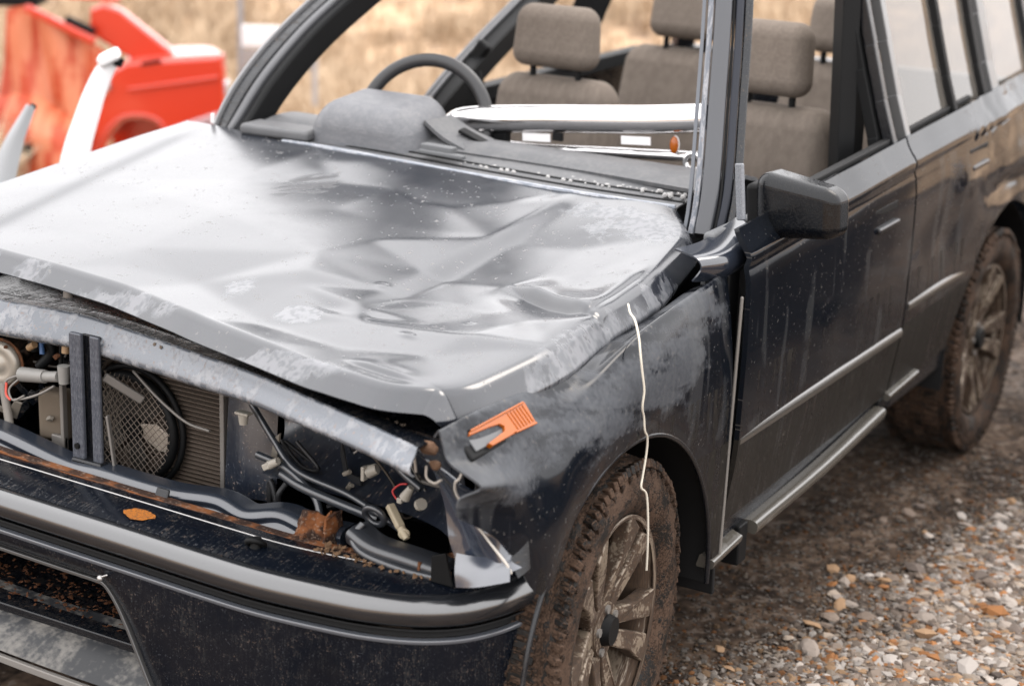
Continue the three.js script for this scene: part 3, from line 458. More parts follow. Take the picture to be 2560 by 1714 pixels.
  mesh('far_rear_pillar', [bar([-0.76, 1.08, -2.75], [-0.56, 1.68, -2.85], 0.05, 0.12)], M.black, car);
  mesh('tailgate_frame', [bar([-0.72, 1.06, -3.65], [-0.54, 1.66, -3.5], 0.08, 0.06), bar([0.76, 1.06, -3.65], [0.56, 1.66, -3.5], 0.08, 0.06), box(0, 0.75, -3.68, 1.55, 0.62, 0.08)], M.grime, car);
  // mirror
  const mir = part('wing_mirror', car);
  mesh('mirror_housing', [(() => { const g = new RoundedBoxGeometry(0.205, 0.150, 0.105, 6, 0.032), p = g.attributes.position; for (let i = 0; i < p.count; i++) { const x = p.getX(i), y = p.getY(i), z = p.getZ(i); p.setY(i, y * (1 - 0.14 * sst(-0.02, 0.1, x)) + (y > 0 ? -0.02 * sst(0, 0.1, x) : 0)); p.setZ(i, z * (1 - 0.25 * sst(0.0, 0.1, x))); } g.computeVertexNormals(); return at(g, 0.948, 1.160, -0.70, 0, -0.12, 0.06); })()], phy({ map: GRIME[0], roughnessMap: GRIME[1], roughness: 0.8, color: rgb(0.35, 0.4, 0.46), specularIntensity: 0.6 }), mir);
  mesh('mirror_arm', [box(0.845, 1.135, -0.72, 0.05, 0.13, 0.09, 0.012, 0, 0, 0.1)], M.black, mir);
  mesh('mirror_glass', [at(rb(0.13, 0.09, 0.004, 0.01), 0.935, 1.150, -0.752, 0, -0.12, 0.06)], M.chrome, mir);
}
// ---- front end ----
{
  // upper beam: a folded channel, kinked where it was hit
  const top = [[-0.95, 0.885, 0.20], [-0.70, 0.908, 0.26], [-0.535, 0.917, 0.290], [-0.422, 0.918, 0.283], [-0.30, 0.918, 0.280], [-0.122, 0.920, 0.315], [0.072, 0.924, 0.365], [0.25, 0.935, 0.425], [0.439, 0.935, 0.488], [0.60, 0.928, 0.530], [0.725, 0.915, 0.555]];
  const H = (x) => lerp(0.066, 0.040, sst(-0.5, 0.75, x));
  const rows = [top.map(([x, y, z]) => [x, y - 0.030, z - 0.075]), top.map(([x, y, z]) => [x, y - 0.010, z - 0.062]), top.map(([x, y, z]) => [x, y - 0.006, z - 0.012]), top.map(([x, y, z]) => [x + 0.004, y - 0.004, z]), top.map(([x, y, z]) => [x + 0.006, y - 0.014, z + 0.010]), top.map(([x, y, z]) => [x + 0.01, y - H(x) * 0.7, z + 0.032]), top.map(([x, y, z]) => [x + 0.012, y - H(x), z + 0.036]), top.map(([x, y, z]) => [x + 0.012, y - H(x) - 0.012, z + 0.020])];
  mesh('upper_beam', patch(rows.slice(2), 6, uvXY, 0.004, true, (v) => { v.z += 0.004 * (fbm(v.x * 9, v.y * 9, 301, 2) - 0.5); }), M.peel, car, 'kinked upper beam with flaking paint');
  mesh('beam_ledge', patch(rows.slice(0, 3), 4, uvXZ, 0.004, true), M.grime, car);
  // bonnet frame, dark, under the front lip; slam panel dirt
  mesh('slam_panel', patch([[-0.95, -0.5, -0.1, 0.3, 0.66].map((x) => [x, 0.885, stable(ZF, x) - 0.30]), [-0.95, -0.5, -0.1, 0.3, 0.70].map((x) => [x, 0.895, stable(ZF, x) - 0.07]), [-0.95, -0.5, -0.1, 0.3, 0.72].map((x) => [x, 0.895, stable(ZF, x) - 0.02])], 6, uvXZ, 0.004, true), M.bay, car);
  const bs = rng(77), dirt = []; for (let i = 0; i < 150; i++) { const x = lerp(-0.2, 0.68, bs()), z = stable(ZF, x) + lerp(-0.05, 0.0, bs()); dirt.push(at(new THREE.IcosahedronGeometry(lerp(0.002, 0.005, bs()), 0), x, 0.908, z + 0.02)); }
  const dm = mesh('grit', dirt, std({ color: rgb(0.12, 0.095, 0.075), roughness: 0.9 }), car); dm.userData.kind = 'stuff';
  mesh('rubber_stop', [cyl([-0.385, 0.935, 0.24], [-0.385, 0.958, 0.24], 0.012, 0.010), cyl([-0.385, 0.958, 0.24], [-0.385, 0.97, 0.24], 0.009, 0.007)], M.dullmetal, car);
  // bumper
  const bp = part('front_bumper', car);
  const path = [[-0.93, 0.56, 0.26], [-0.86, 0.56, 0.40], [-0.72, 0.56, 0.49], [-0.50, 0.56, 0.528], [-0.32, 0.56, 0.537], [-0.13, 0.56, 0.545], [0.05, 0.56, 0.552], [0.23, 0.56, 0.560], [0.373, 0.56, 0.562], [0.512, 0.56, 0.548], [0.61, 0.56, 0.53], [0.70, 0.56, 0.494], [0.765, 0.56, 0.44], [0.805, 0.562, 0.375], [0.825, 0.565, 0.32], [0.835, 0.567, 0.285]];
  const off = (a, b) => path.map((p, i) => { const q = path[Math.max(0, i - 1)], r = path[Math.min(path.length - 1, i + 1)]; const tx = r[0] - q[0], tz = r[2] - q[2], l = Math.hypot(tx, tz); return [p[0] - (tz / l) * -0 - tz / l * -a * 0 + (-tz / l) * -a * 0 + (-(tz) / l) * (-a), p[1] + b, p[2] + (tx / l) * a]; });
  // outward = forwards/sideways from the path
  const O = (a, b) => path.map((p, i) => { const q = path[Math.max(0, i - 1)], r = path[Math.min(path.length - 1, i + 1)], tx = r[0] - q[0], tz = r[2] - q[2], l = Math.hypot(tx, tz); return [p[0] - tz / l * a, p[1] + b, p[2] + tx / l * a]; });
  const arc = []; for (let k = 0; k <= 10; k++) { const a = lerp(1.75, -0.9, k / 10); arc.push(O(-0.012 + Math.cos(a) * 0.026, -0.003 + Math.sin(a) * 0.029)); }
  mesh('bumper_roll', patch(arc, 6, (p) => [p.x * 0.5 + p.z, p.y * 3], 0.003, false), M.roll, bp, 'pale shiny rolled edge');
  const narrow = (r, k) => r.map((p, i) => [p[0], p[1], p[2]]);
  mesh('bumper_shelf', patch([O(-0.150, 0.036), O(-0.120, 0.0375), O(-0.085, 0.0375), O(-0.05, 0.0335), O(-0.018, 0.0275)], 6, uvXZ, 0.003, false), M.bumper, bp);
  mesh('shelf_ridge', sweep(roundProf([[-0.003, 0], [0.003, 0], [0.002, 0.006], [-0.002, 0.006]], 0.002), O(-0.112, 0.036).slice(1, -1), 1, true, true, 90), M.metal, bp);
  mesh('shelf_edge', sweep(roundProf([[-0.012, -0.004], [0.012, -0.004], [0.010, 0.006], [-0.010, 0.008]], 0.002), O(-0.150, 0.036).slice(1, -1).map(([x, y, z], i) => [x, y + 0.002 * Math.sin(i * 7), z + 0.003 * Math.sin(i * 5)]), 1, true, true, 90), M.rust, bp, 'rusty rear edge of the bumper shelf');
  mesh('bumper_groove', patch([O(0.006, -0.033), O(-0.010, -0.040), O(-0.008, -0.054)], 5, uvXY, 0.003, false), M.black, bp);
  mesh('rubber_lip', sweep(roundProf([[-0.008, -0.005], [0.008, -0.005], [0.008, 0.004], [-0.006, 0.005]], 0.003), O(0.002, -0.058), 1, true, true, 90), phy({ color: rgb(0.05, 0.054, 0.062), roughness: 0.3, ior: 1.8 }), bp);
  // lower face with the opening on the far part
  const lowY = (x) => x > 0.02 ? lerp(0.44, 0.20, sst(0.02, 0.16, x)) : 0.452;
  const face = [];
  for (let j = 0; j <= 6; j++) { const t = j / 6; face.push(O(0.004 - 0.02 * t * t, -0.062).map(([x, y, z]) => { const b = x > -0.02 ? lerp(0.452, 0.16, sst(-0.02, 0.16, x)) : x < -0.62 ? lerp(0.452, 0.16, sst(-0.62, -0.76, x)) : 0.452; return [x, lerp(0.498, b, t), z - 0.02 * t]; })); }
  // refine the path so the opening's corner is round
  const fine = face.map((r) => { const c = new THREE.CatmullRomCurve3(r.map((p) => V(...p)), false, 'centripetal'); return c; });
  const cols = 90, fc = []; for (let j = 0; j <= 6; j++) { const row = []; for (let i = 0; i <= cols; i++) { const p = fine[0].getPoint(i / cols), x = p.x, t = j / 6; const b = x > -0.05 ? lerp(0.452, 0.14, Math.pow(sst(-0.05, 0.18, x), 0.9)) : x < -0.6 ? lerp(0.452, 0.14, sst(-0.6, -0.78, x)) : 0.452; row.push([x, lerp(0.498, b, t), p.z - 0.03 * t * t]); } fc.push(row); }
  mesh('bumper_skin', patch(fc, 2, (p) => [(p.x - p.z) * 1.3, p.y * 1.3], 0.004, false, (v) => { v.z += 0.012 * (fbm(v.x * 6, v.y * 6, 311, 2) - 0.5) - 0.02 * Math.exp(-(((v.x - 0.52) / 0.05) ** 2 + ((v.y - 0.36) / 0.08) ** 2)); }), M.bumper, bp, 'scratched lower bumper skin');
  const oe = []; for (let i = 0; i <= cols; i++) { const q = fc[6][i]; if (q[0] > -0.62 && q[0] < 0.2) oe.push([q[0], q[1] - 0.004, q[2] + 0.006]); }
  mesh('opening_edge', sweep(roundProf([[-0.010, -0.004], [0.008, -0.004], [0.008, 0.004], [-0.010, 0.004]], 0.002), oe, 1, true, true, 120), phy({ color: rgb(0.05, 0.049, 0.048), roughness: 0.35, ior: 1.7 }), bp);
  mesh('opening_back', patch([[-0.75, -0.3, 0.0, 0.25].map((x) => [x, 0.455, 0.47]), [-0.75, -0.3, 0.0, 0.25].map((x) => [x, 0.415, 0.45]), [-0.75, -0.3, 0.0, 0.25].map((x) => [x, 0.385, 0.42])], 5, uvXY, 0.004, false), M.bay, bp);
  const hl = [[-0.42, 0.395], [-0.33, 0.40], [-0.25, 0.40], [-0.16, 0.40], [-0.05, 0.398]]; mesh('drain_hole', hl.map(([x, y]) => at(new THREE.CylinderGeometry(0.014, 0.014, 0.006, 14), x, y + 0.02, 0.458, Math.PI / 2 - 0.4)), M.black, bp);
  mesh('screw', [at(new THREE.SphereGeometry(0.007, 10, 8), -0.02, 0.475, 0.565), bar([-0.018, 0.478, 0.567], [0.0, 0.487, 0.565], 0.004, 0.004)], M.metal, bp);
  mesh('skid_plate', patch([[[-0.62, 0.30, 0.40], [-0.30, 0.302, 0.42], [0.02, 0.302, 0.42], [0.20, 0.30, 0.40]], [[-0.62, 0.268, 0.48], [-0.30, 0.268, 0.50], [0.04, 0.266, 0.50], [0.24, 0.26, 0.47]], [[-0.62, 0.225, 0.53], [-0.30, 0.222, 0.55], [0.06, 0.218, 0.55], [0.27, 0.21, 0.52]]], 8, uvXZ, 0.006, false), (() => { const t = tex(512, 256, (u, v) => { const f = fbm(u * 64, v * 64, 321, 4, 64), m = fbm(u * 6, v * 6, 323, 4, 6), st = fbm(u * 40 + v * 14, v * 4 + u, 325, 3); const k = sst(0.40, 0.72, m * 0.45 + f * 0.30 + st * 0.25); return mix3([0.008, 0.009, 0.011], [0.105, 0.098, 0.088], k); }, true); t.repeat.set(1.6, 3); return std({ map: t, roughness: 0.5 }); })(), bp, 'dusty plate under the bumper opening');
  mesh('skid_edge', sweep(roundProf([[-0.006, -0.010], [0.008, -0.010], [0.006, 0.006], [-0.006, 0.006]], 0.003), [[-0.62, 0.215, 0.535], [-0.30, 0.212, 0.555], [0.06, 0.208, 0.555], [0.27, 0.20, 0.525]], 1), M.dullmetal, bp);
  mesh('tow_nub', [at(new THREE.TorusGeometry(0.017, 0.006, 8, 18), 0.318, 0.607, 0.49, 0.9, 0.3), box(0.305, 0.604, 0.482, 0.03, 0.012, 0.022, 0.004, 0, 0.2), cyl([0.318, 0.597, 0.49], [0.318, 0.618, 0.487], 0.012, 0.010)], M.black, bp);
  mesh('rust_patch', [(() => { const g = new THREE.CircleGeometry(1, 28), p = g.attributes.position; for (let i = 1; i < p.count; i++) { const a = Math.atan2(p.getY(i), p.getX(i)), q = 0.75 + 0.5 * fbm(Math.cos(a) * 2 + 5, Math.sin(a) * 2 + 5, 331, 3); p.setXY(i, p.getX(i) * q * 0.040, p.getY(i) * q * 0.022); } return at(g, 0.02, 0.5995, 0.49, -Math.PI / 2 + 0.06, 0, 0); })()], std({ map: tex(256, 256, (u, v) => { const f = fbm(u * 30, v * 30, 335, 4); return mix3([0.30, 0.10, 0.014], [0.10, 0.045, 0.02], sst(0.45, 0.65, f)); }, true), roughness: 0.9 }), bp, 'orange rust patch on the bumper shelf');
}
// ---- engine bay seen through the missing grille ----
{
  const bay = part('engine_bay', car), B = M.bay;
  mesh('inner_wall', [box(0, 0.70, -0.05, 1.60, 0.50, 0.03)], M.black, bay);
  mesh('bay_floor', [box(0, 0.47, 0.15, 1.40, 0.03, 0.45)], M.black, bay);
  mesh('inner_wing', [box(0.74, 0.66, 0.10, 0.03, 0.50, 0.5, 0.01), box(-0.78, 0.66, 0.05, 0.03, 0.50, 0.5, 0.01)], M.bay, bay);
  // latch post
  const lp = part('latch_post', car);
  mesh('post_flange', [box(-0.278, 0.725, 0.335, 0.034, 0.34, 0.012, 0.004), box(-0.225, 0.725, 0.335, 0.026, 0.34, 0.010, 0.004)], std({ map: PEEL[0], roughnessMap: PEEL[1], color: rgb(0.45, 0.46, 0.5) }), lp); mesh('post_web', [box(-0.250, 0.725, 0.318, 0.05, 0.33, 0.008, 0.003)], M.grime, lp);
  mesh('post_foot', [box(-0.25, 0.578, 0.335, 0.085, 0.07, 0.03, 0.006)], M.grime, lp); mesh('post_bolt', [cyl([-0.278, 0.64, 0.338], [-0.278, 0.64, 0.346], 0.008, 0.007, 6)], M.black, lp);
  mesh('post_stay', [bar([-0.225, 0.80, 0.31], [-0.17, 0.74, 0.25], 0.012, 0.02), bar([-0.205, 0.72, 0.325], [-0.19, 0.585, 0.32], 0.015, 0.006)], M.dullmetal, lp);
  // radiator core: rows of fins
  const rad = part('radiator', car);
  mesh('core', [box(-0.16, 0.665, 0.165, 0.36, 0.30, 0.03, 0.004)], M.black, rad);
  const fins = []; for (let i = 0; i < 26; i++) fins.push(box(-0.16, 0.535 + i * 0.0102, 0.186, 0.35, 0.0026, 0.014, 0.001, 0.2, 0, 0.0)); const fm = mesh('fin', fins, std({ color: rgb(0.085, 0.064, 0.049), roughness: 0.7, metalness: 0.2 }), rad); fm.userData.kind = 'stuff';
  mesh('tank', [box(-0.16, 0.812, 0.175, 0.37, 0.030, 0.05, 0.008)], std({ color: rgb(0.10, 0.068, 0.047), roughness: 0.7 }), rad); mesh('side_channel', [box(0.012, 0.665, 0.20, 0.012, 0.25, 0.02, 0.003)], M.dullmetal, rad);
  // cooling fan with guard
  const fan = part('cooling_fan', car), fx = -0.235, fy = 0.655, fz = 0.215, R = 0.118;
  mesh('shroud', [at(new THREE.TorusGeometry(R, 0.012, 10, 44), fx, fy, fz), at(new THREE.TorusGeometry(R + 0.02, 0.007, 8, 44), fx, fy, fz - 0.01)], M.black, fan);
  for (let k = 0; k < 5; k++) { const a = k / 5 * Math.PI * 2 - 0.15, g = extr([[0.022, -0.018], [0.065, -0.040], [0.105, -0.034], [0.110, 0.010], [0.07, 0.034], [0.024, 0.016]], 0.003, 0.001); mesh('blade', at(at(g, 0, 0, 0, 0.35), fx, fy, fz - 0.010, 0, 0, a), k === 0 ? std({ color: rgb(0.42, 0.36, 0.30), roughness: 0.65 }) : std({ color: rgb(0.03, 0.027, 0.024), roughness: 0.7 }), fan); }  // first blade painted pale as if lit, the other blades dark
  mesh('hub', [at(new THREE.CylinderGeometry(0.028, 0.03, 0.03, 20), fx, fy, fz - 0.01, Math.PI / 2)], M.black, fan);
  const wires = []; for (let k = -11; k <= 11; k++) { const d = k * 0.0125, l = Math.sqrt(R * R - d * d); if (!(l > 0.02)) continue; for (const s of [1, -1]) { const c = Math.SQRT1_2, px = fx + d * c * s, py = fy + d * c; wires.push(cyl([px - l * c, py + l * c * s, fz + 0.012 + s * 0.0008], [px + l * c, py - l * c * s, fz + 0.012 + s * 0.0008], 0.0011, 0.0011, 4)); } }
  mesh('guard_wire', wires, std({ color: rgb(0.13, 0.105, 0.085), roughness: 0.6 }), fan).userData.kind = 'stuff';
  mesh('drip_tube', [tube([[-0.20, 0.80, 0.245], [-0.13, 0.75, 0.245], [-0.06, 0.71, 0.24], [0.0, 0.70, 0.235]], 0.0035, 24, 6)], M.dullmetal, car);
  const g2 = []; for (let k = 0; k < 9; k++) { g2.push(cyl([-0.40 + k * 0.013, 0.60, 0.23], [-0.33 + k * 0.013, 0.78, 0.23], 0.0009, 0.0009, 4), cyl([-0.33 + k * 0.013, 0.60, 0.231], [-0.40 + k * 0.013, 0.78, 0.231], 0.0009, 0.0009, 4)); }
  mesh('guard_wire', g2, std({ color: rgb(0.11, 0.09, 0.07), roughness: 0.6 }), car).userData.kind = 'stuff';
  // far end of the bay
  const horn = part('horn', car);
  mesh('horn_disc', [at(new THREE.LatheGeometry([[0.001, 0.012], [0.012, 0.013], [0.016, 0.006], [0.030, 0.005], [0.034, 0.010], [0.046, 0.008], [0.052, 0.0], [0.050, -0.012], [0.02, -0.02]].map((p) => new THREE.Vector2(...p)), 36), -0.568, 0.755, 0.27, Math.PI / 2, 0.1)], std({ color: rgb(0.26, 0.235, 0.20), roughness: 0.35, metalness: 0.3 }), horn);
  mesh('horn_rim', [at(new THREE.TorusGeometry(0.054, 0.004, 8, 36), -0.568, 0.755, 0.262, 0, 0.1)], M.rust, horn);
  mesh('stay', [cyl([-0.565, 0.71, 0.27], [-0.525, 0.60, 0.29], 0.010, 0.010)], std({ color: rgb(0.15, 0.135, 0.118), roughness: 0.5 }), horn);
  mesh('receiver_bottle', [box(-0.43, 0.655, 0.24, 0.075, 0.115, 0.05, 0.012, 0, 0.3)], std({ color: rgb(0.10, 0.08, 0.06), roughness: 0.8 }), car); mesh('bottle_bracket', [box(-0.385, 0.66, 0.268, 0.010, 0.16, 0.016, 0.003), box(-0.40, 0.603, 0.268, 0.04, 0.03, 0.012, 0.003)], M.dullmetal, car);
  mesh('hose_end', [cyl([-0.475, 0.755, 0.30], [-0.40, 0.765, 0.305], 0.017, 0.015), cyl([-0.40, 0.765, 0.305], [-0.36, 0.772, 0.305], 0.012, 0.012), cyl([-0.345, 0.80, 0.305], [-0.345, 0.76, 0.305], 0.014, 0.012)], std({ color: rgb(0.17, 0.165, 0.155), roughness: 0.5 }), car);
  mesh('wiring', [tube([[-0.475, 0.755, 0.305], [-0.51, 0.735, 0.315], [-0.505, 0.70, 0.32], [-0.46, 0.705, 0.32], [-0.41, 0.725, 0.315], [-0.37, 0.75, 0.31]], 0.003, 30, 6), tube([[-0.47, 0.75, 0.31], [-0.495, 0.722, 0.32], [-0.48, 0.70, 0.325], [-0.45, 0.715, 0.32]], 0.0025, 24, 6)], M.dullmetal, car);
  mesh('wiring', [tube([[-0.505, 0.735, 0.318], [-0.50, 0.71, 0.325], [-0.485, 0.70, 0.328]], 0.003, 12, 6)], std({ color: rgb(0.4, 0.05, 0.03), roughness: 0.5 }), car, 'red wire');
  mesh('wiring', [tube([[-0.44, 0.86, 0.25], [-0.45, 0.83, 0.26], [-0.44, 0.80, 0.27]], 0.006, 12, 6)], std({ color: rgb(0.03, 0.07, 0.16), roughness: 0.5 }), car, 'blue hose');
  mesh('hose', [tube([[-0.50, 0.84, 0.24], [-0.48, 0.80, 0.25], [-0.46, 0.84, 0.25], [-0.44, 0.80, 0.24], [-0.47, 0.76, 0.25]], 0.012, 30, 8), tube([[-0.39, 0.86, 0.26], [-0.392, 0.80, 0.262], [-0.395, 0.77, 0.262]], 0.005, 12, 6)], M.black, car);
  mesh('plug', [cyl([-0.50, 0.845, 0.27], [-0.475, 0.855, 0.272], 0.009), cyl([-0.475, 0.81, 0.275], [-0.455, 0.822, 0.277], 0.008), cyl([-0.35, 0.845, 0.29], [-0.35, 0.825, 0.292], 0.009)], std({ color: rgb(0.22, 0.14, 0.075), roughness: 0.5 }), car);
  // lower cross tube, kinked
  const lt = [[-0.80, 0.60, 0.30], [-0.52, 0.605, 0.335], [-0.30, 0.580, 0.350], [-0.21, 0.582, 0.352], [0.0, 0.583, 0.358], [0.12, 0.592, 0.352], [0.20, 0.584, 0.365], [0.28, 0.60, 0.355], [0.36, 0.592, 0.362], [0.44, 0.595, 0.36]];
  mesh('lower_beam', sweep(roundProf([[-0.045, -0.04], [0.022, -0.04], [0.026, -0.012], [0.012, 0.0], [0.020, 0.012], [0.004, 0.026], [-0.045, 0.026]], 0.010), lt, 1, true, true, 90), phy({ color: rgb(0.016, 0.020, 0.028), roughness: 0.25, ior: 1.8 }), car, 'kinked lower beam');
  mesh('tab', [box(0.0, 0.598, 0.395, 0.034, 0.042, 0.008, 0.004, -0.4)], M.grime, car);
  mesh('rust_bracket', [patch([[[0.352, 0.645, 0.375], [0.375, 0.652, 0.382], [0.402, 0.640, 0.372], [0.414, 0.655, 0.374]], [[0.345, 0.615, 0.392], [0.372, 0.612, 0.385], [0.398, 0.618, 0.388], [0.416, 0.612, 0.380]], [[0.340, 0.575, 0.398], [0.368, 0.570, 0.404], [0.400, 0.578, 0.394], [0.418, 0.572, 0.390]]], 8, uvXY, 0.005, false, (v) => { v.z += 0.022 * (fbm(v.x * 60 + 9, v.y * 60, 351, 3) - 0.5); v.y += 0.012 * (fbm(v.x * 45 + 3, v.z * 45 + 7, 353, 3) - 0.5); }), patch([[[0.422, 0.652, 0.345], [0.426, 0.655, 0.37], [0.424, 0.648, 0.398]], [[0.426, 0.612, 0.345], [0.428, 0.610, 0.375], [0.422, 0.612, 0.404]], [[0.424, 0.572, 0.345], [0.430, 0.570, 0.375], [0.426, 0.574, 0.410]]], 8, uvZYm, 0.006, false, (v) => { v.x += 0.010 * (fbm(v.z * 60 + 9, v.y * 60, 357, 3) - 0.5); }), at(lumpy(0.04, 0.016, 0.03, 0.012, 7), 0.352, 0.588, 0.405, 0.2, 0.3, 0.3)], M.rust, car, 'heavily rusted bracket');
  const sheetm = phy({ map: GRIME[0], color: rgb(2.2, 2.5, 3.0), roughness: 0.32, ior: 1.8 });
  // headlight bay, near side
  mesh('bay_panel', patch([[[0.03, 0.80, 0.20], [0.10, 0.80, 0.22], [0.16, 0.80, 0.20]], [[0.03, 0.68, 0.21], [0.10, 0.68, 0.235], [0.16, 0.68, 0.21]], [[0.03, 0.56, 0.22], [0.10, 0.57, 0.235], [0.17, 0.57, 0.22]]], 6, uvXY, 0.003, false), sheetm, car);
  mesh('headlight_shell', patch([[[0.16, 0.82, 0.26], [0.26, 0.83, 0.24], [0.40, 0.84, 0.22], [0.55, 0.85, 0.26], [0.66, 0.84, 0.33]], [[0.17, 0.76, 0.20], [0.26, 0.765, 0.15], [0.40, 0.77, 0.13], [0.55, 0.775, 0.17], [0.66, 0.77, 0.28]], [[0.18, 0.70, 0.22], [0.28, 0.70, 0.17], [0.42, 0.70, 0.16], [0.56, 0.70, 0.20], [0.68, 0.70, 0.30]], [[0.19, 0.665, 0.30], [0.30, 0.655, 0.29], [0.44, 0.655, 0.29], [0.58, 0.655, 0.30], [0.70, 0.65, 0.36]]], 8, uvXY, 0.003, false, (v) => { v.z += 0.02 * (fbm(v.x * 14, v.y * 14, 341, 2) - 0.5); }), sheetm, car);
  mesh('shell_rib', [tube([[0.14, 0.80, 0.27], [0.20, 0.735, 0.275], [0.28, 0.69, 0.30], [0.42, 0.67, 0.31], [0.56, 0.64, 0.34]], 0.007, 40, 8), tube([[0.24, 0.675, 0.30], [0.30, 0.665, 0.315], [0.38, 0.655, 0.32], [0.50, 0.645, 0.33]], 0.010, 30, 8), tube([[0.17, 0.70, 0.29], [0.25, 0.69, 0.30], [0.33, 0.655, 0.315], [0.36, 0.62, 0.33]], 0.008, 30, 8), tube([[0.52, 0.80, 0.345], [0.58, 0.775, 0.37], [0.63, 0.755, 0.38]], 0.008, 20, 8)], phy({ color: rgb(0.018, 0.021, 0.026), roughness: 0.3, ior: 1.7 }), car);
  mesh('bulb_hole', [at(new THREE.CylinderGeometry(0.038, 0.038, 0.02, 28), 0.405, 0.765, 0.165, Math.PI / 2, 0, 0), at(new THREE.CylinderGeometry(0.014, 0.014, 0.02, 18), 0.285, 0.775, 0.175, Math.PI / 2)], std({ color: rgb(0.003, 0.003, 0.003), roughness: 0.9 }), car);
  mesh('hole_rim', [at(new THREE.TorusGeometry(0.046, 0.006, 8, 30), 0.395, 0.765, 0.175)], M.bay, car);
  const clip = std({ color: rgb(0.27, 0.25, 0.215), roughness: 0.45 });
  mesh('lamp_clip', [cyl([0.215, 0.692, 0.31], [0.238, 0.706, 0.31], 0.010, 0.008, 8), box(0.212, 0.690, 0.313, 0.018, 0.014, 0.014, 0.003, 0, 0, 0.5)], clip, car); mesh('lamp_clip', [cyl([0.455, 0.728, 0.305], [0.475, 0.738, 0.30], 0.014, 0.011, 8), box(0.452, 0.727, 0.312, 0.008, 0.030, 0.016, 0.002)], clip, car); mesh('lamp_clip', [cyl([0.150, 0.79, 0.31], [0.150, 0.768, 0.31], 0.012, 0.009, 10), box(0.152, 0.793, 0.312, 0.034, 0.006, 0.02, 0.002)], clip, car);
  mesh('lamp_clip', [cyl([0.56, 0.705, 0.33], [0.575, 0.73, 0.33], 0.012, 0.007, 8), box(0.553, 0.700, 0.335, 0.012, 0.012, 0.012, 0.003)], clip, car); mesh('lamp_clip', [cyl([0.598, 0.700, 0.335], [0.606, 0.706, 0.34], 0.012, 0.012, 10)], clip, car);
  mesh('cable_plug', [bar([0.535, 0.690, 0.345], [0.572, 0.655, 0.36], 0.018, 0.014), cyl([0.572, 0.655, 0.36], [0.590, 0.638, 0.366], 0.009, 0.007), at(new THREE.TorusGeometry(0.009, 0.003, 6, 14), 0.582, 0.646, 0.364, 0, 0.5)], std({ color: rgb(0.30, 0.255, 0.18), roughness: 0.5 }), car);
  mesh('wiring', [tube([[0.545, 0.70, 0.335], [0.535, 0.715, 0.335], [0.548, 0.73, 0.33], [0.565, 0.735, 0.33]], 0.0022, 20, 6)], std({ color: rgb(0.30, 0.02, 0.02), roughness: 0.5 }), car, 'thin red wire');
  mesh('lower_bracket', [sweep(roundProf([[-0.03, -0.03], [0.02, -0.03], [0.03, 0.0], [0.012, 0.012], [-0.03, 0.012]], 0.010), [[0.485, 0.640, 0.385], [0.54, 0.628, 0.40], [0.62, 0.622, 0.40], [0.70, 0.612, 0.39]], 1), tube([[0.50, 0.655, 0.385], [0.49, 0.63, 0.405], [0.53, 0.612, 0.425], [0.62, 0.604, 0.43], [0.69, 0.60, 0.42]], 0.008, 30, 8), at(new THREE.TorusGeometry(0.022, 0.007, 8, 20), 0.51, 0.665, 0.36, 0.4)], phy({ color: rgb(0.018, 0.020, 0.024), roughness: 0.32, ior: 1.7 }), car);
  mesh('bolt', [cyl([0.655, 0.60, 0.425], [0.655, 0.625, 0.42], 0.004, 0.004, 6), box(0.655, 0.60, 0.425, 0.016, 0.004, 0.012, 0.001)], M.rust, car);
  mesh('wing_gusset', [extr([[0, 0], [0.03, 0.012], [0.045, -0.05], [0.0, -0.05]], 0.004, 0.001)].map((g) => at(g, 0.69, 0.65, 0.43)), M.black, car);
  // looms, hoses, clips and brackets deeper in the bay
  { const r = rng(91), dk = phy({ color: rgb(0.012, 0.012, 0.013), roughness: 0.5, specularIntensity: 0.6 }), br = std({ color: rgb(0.055, 0.045, 0.036), roughness: 0.7 }), tn = std({ color: rgb(0.13, 0.115, 0.095), roughness: 0.6 });
    for (let i = 0; i < 16; i++) { const x = lerp(-0.62, 0.62, r()), y = lerp(0.62, 0.84, r()), z = lerp(0.05, 0.15, r()) + (x < -0.3 || x > 0.2 ? 0.09 : 0); const P = [[x, y, z]]; for (let k = 0; k < 4; k++) { const q = P[k]; P.push([q[0] + (r() - 0.5) * 0.14, clamp(q[1] + (r() - 0.5) * 0.11, 0.55, 0.86), q[2] + (r() - 0.5) * 0.05]); } mesh('wiring', tube(P, 0.002 + r() * 0.006, 30, 6), [dk, dk, br, M.dullmetal][Math.floor(r() * 4)], bay); }
    for (let i = 0; i < 14; i++) { const x = i < 7 ? lerp(-0.62, -0.32, r()) : lerp(0.18, 0.64, r()), y = lerp(0.58, 0.84, r()), z = lerp(0.16, 0.26, r()); mesh('bracket', [extr([[0, 0], [0.04 + r() * 0.03, 0.004], [0.045 + r() * 0.02, 0.02], [0.016, 0.022], [0.014, 0.06 + r() * 0.03], [0, 0.06]], 0.003, 0.001)].map((g) => at(g, x, y, z, r() * 0.6, (r() - 0.5) * 1.2, (r() - 0.5) * 2.4)), [dk, br, tn, M.grime][Math.floor(r() * 4)], bay); }
    for (let i = 0; i < 10; i++) { const x = i < 5 ? lerp(-0.6, -0.33, r()) : lerp(0.2, 0.62, r()), y = lerp(0.60, 0.83, r()), z = 0.27; mesh('clip', [box(x, y, z, 0.010 + r() * 0.012, 0.008 + r() * 0.01, 0.01, 0.002, r(), r(), r()), cyl([x, y, z], [x + 0.012, y + 0.006, z + 0.006], 0.004)], [tn, dk, M.rust][Math.floor(r() * 3)], bay); } }
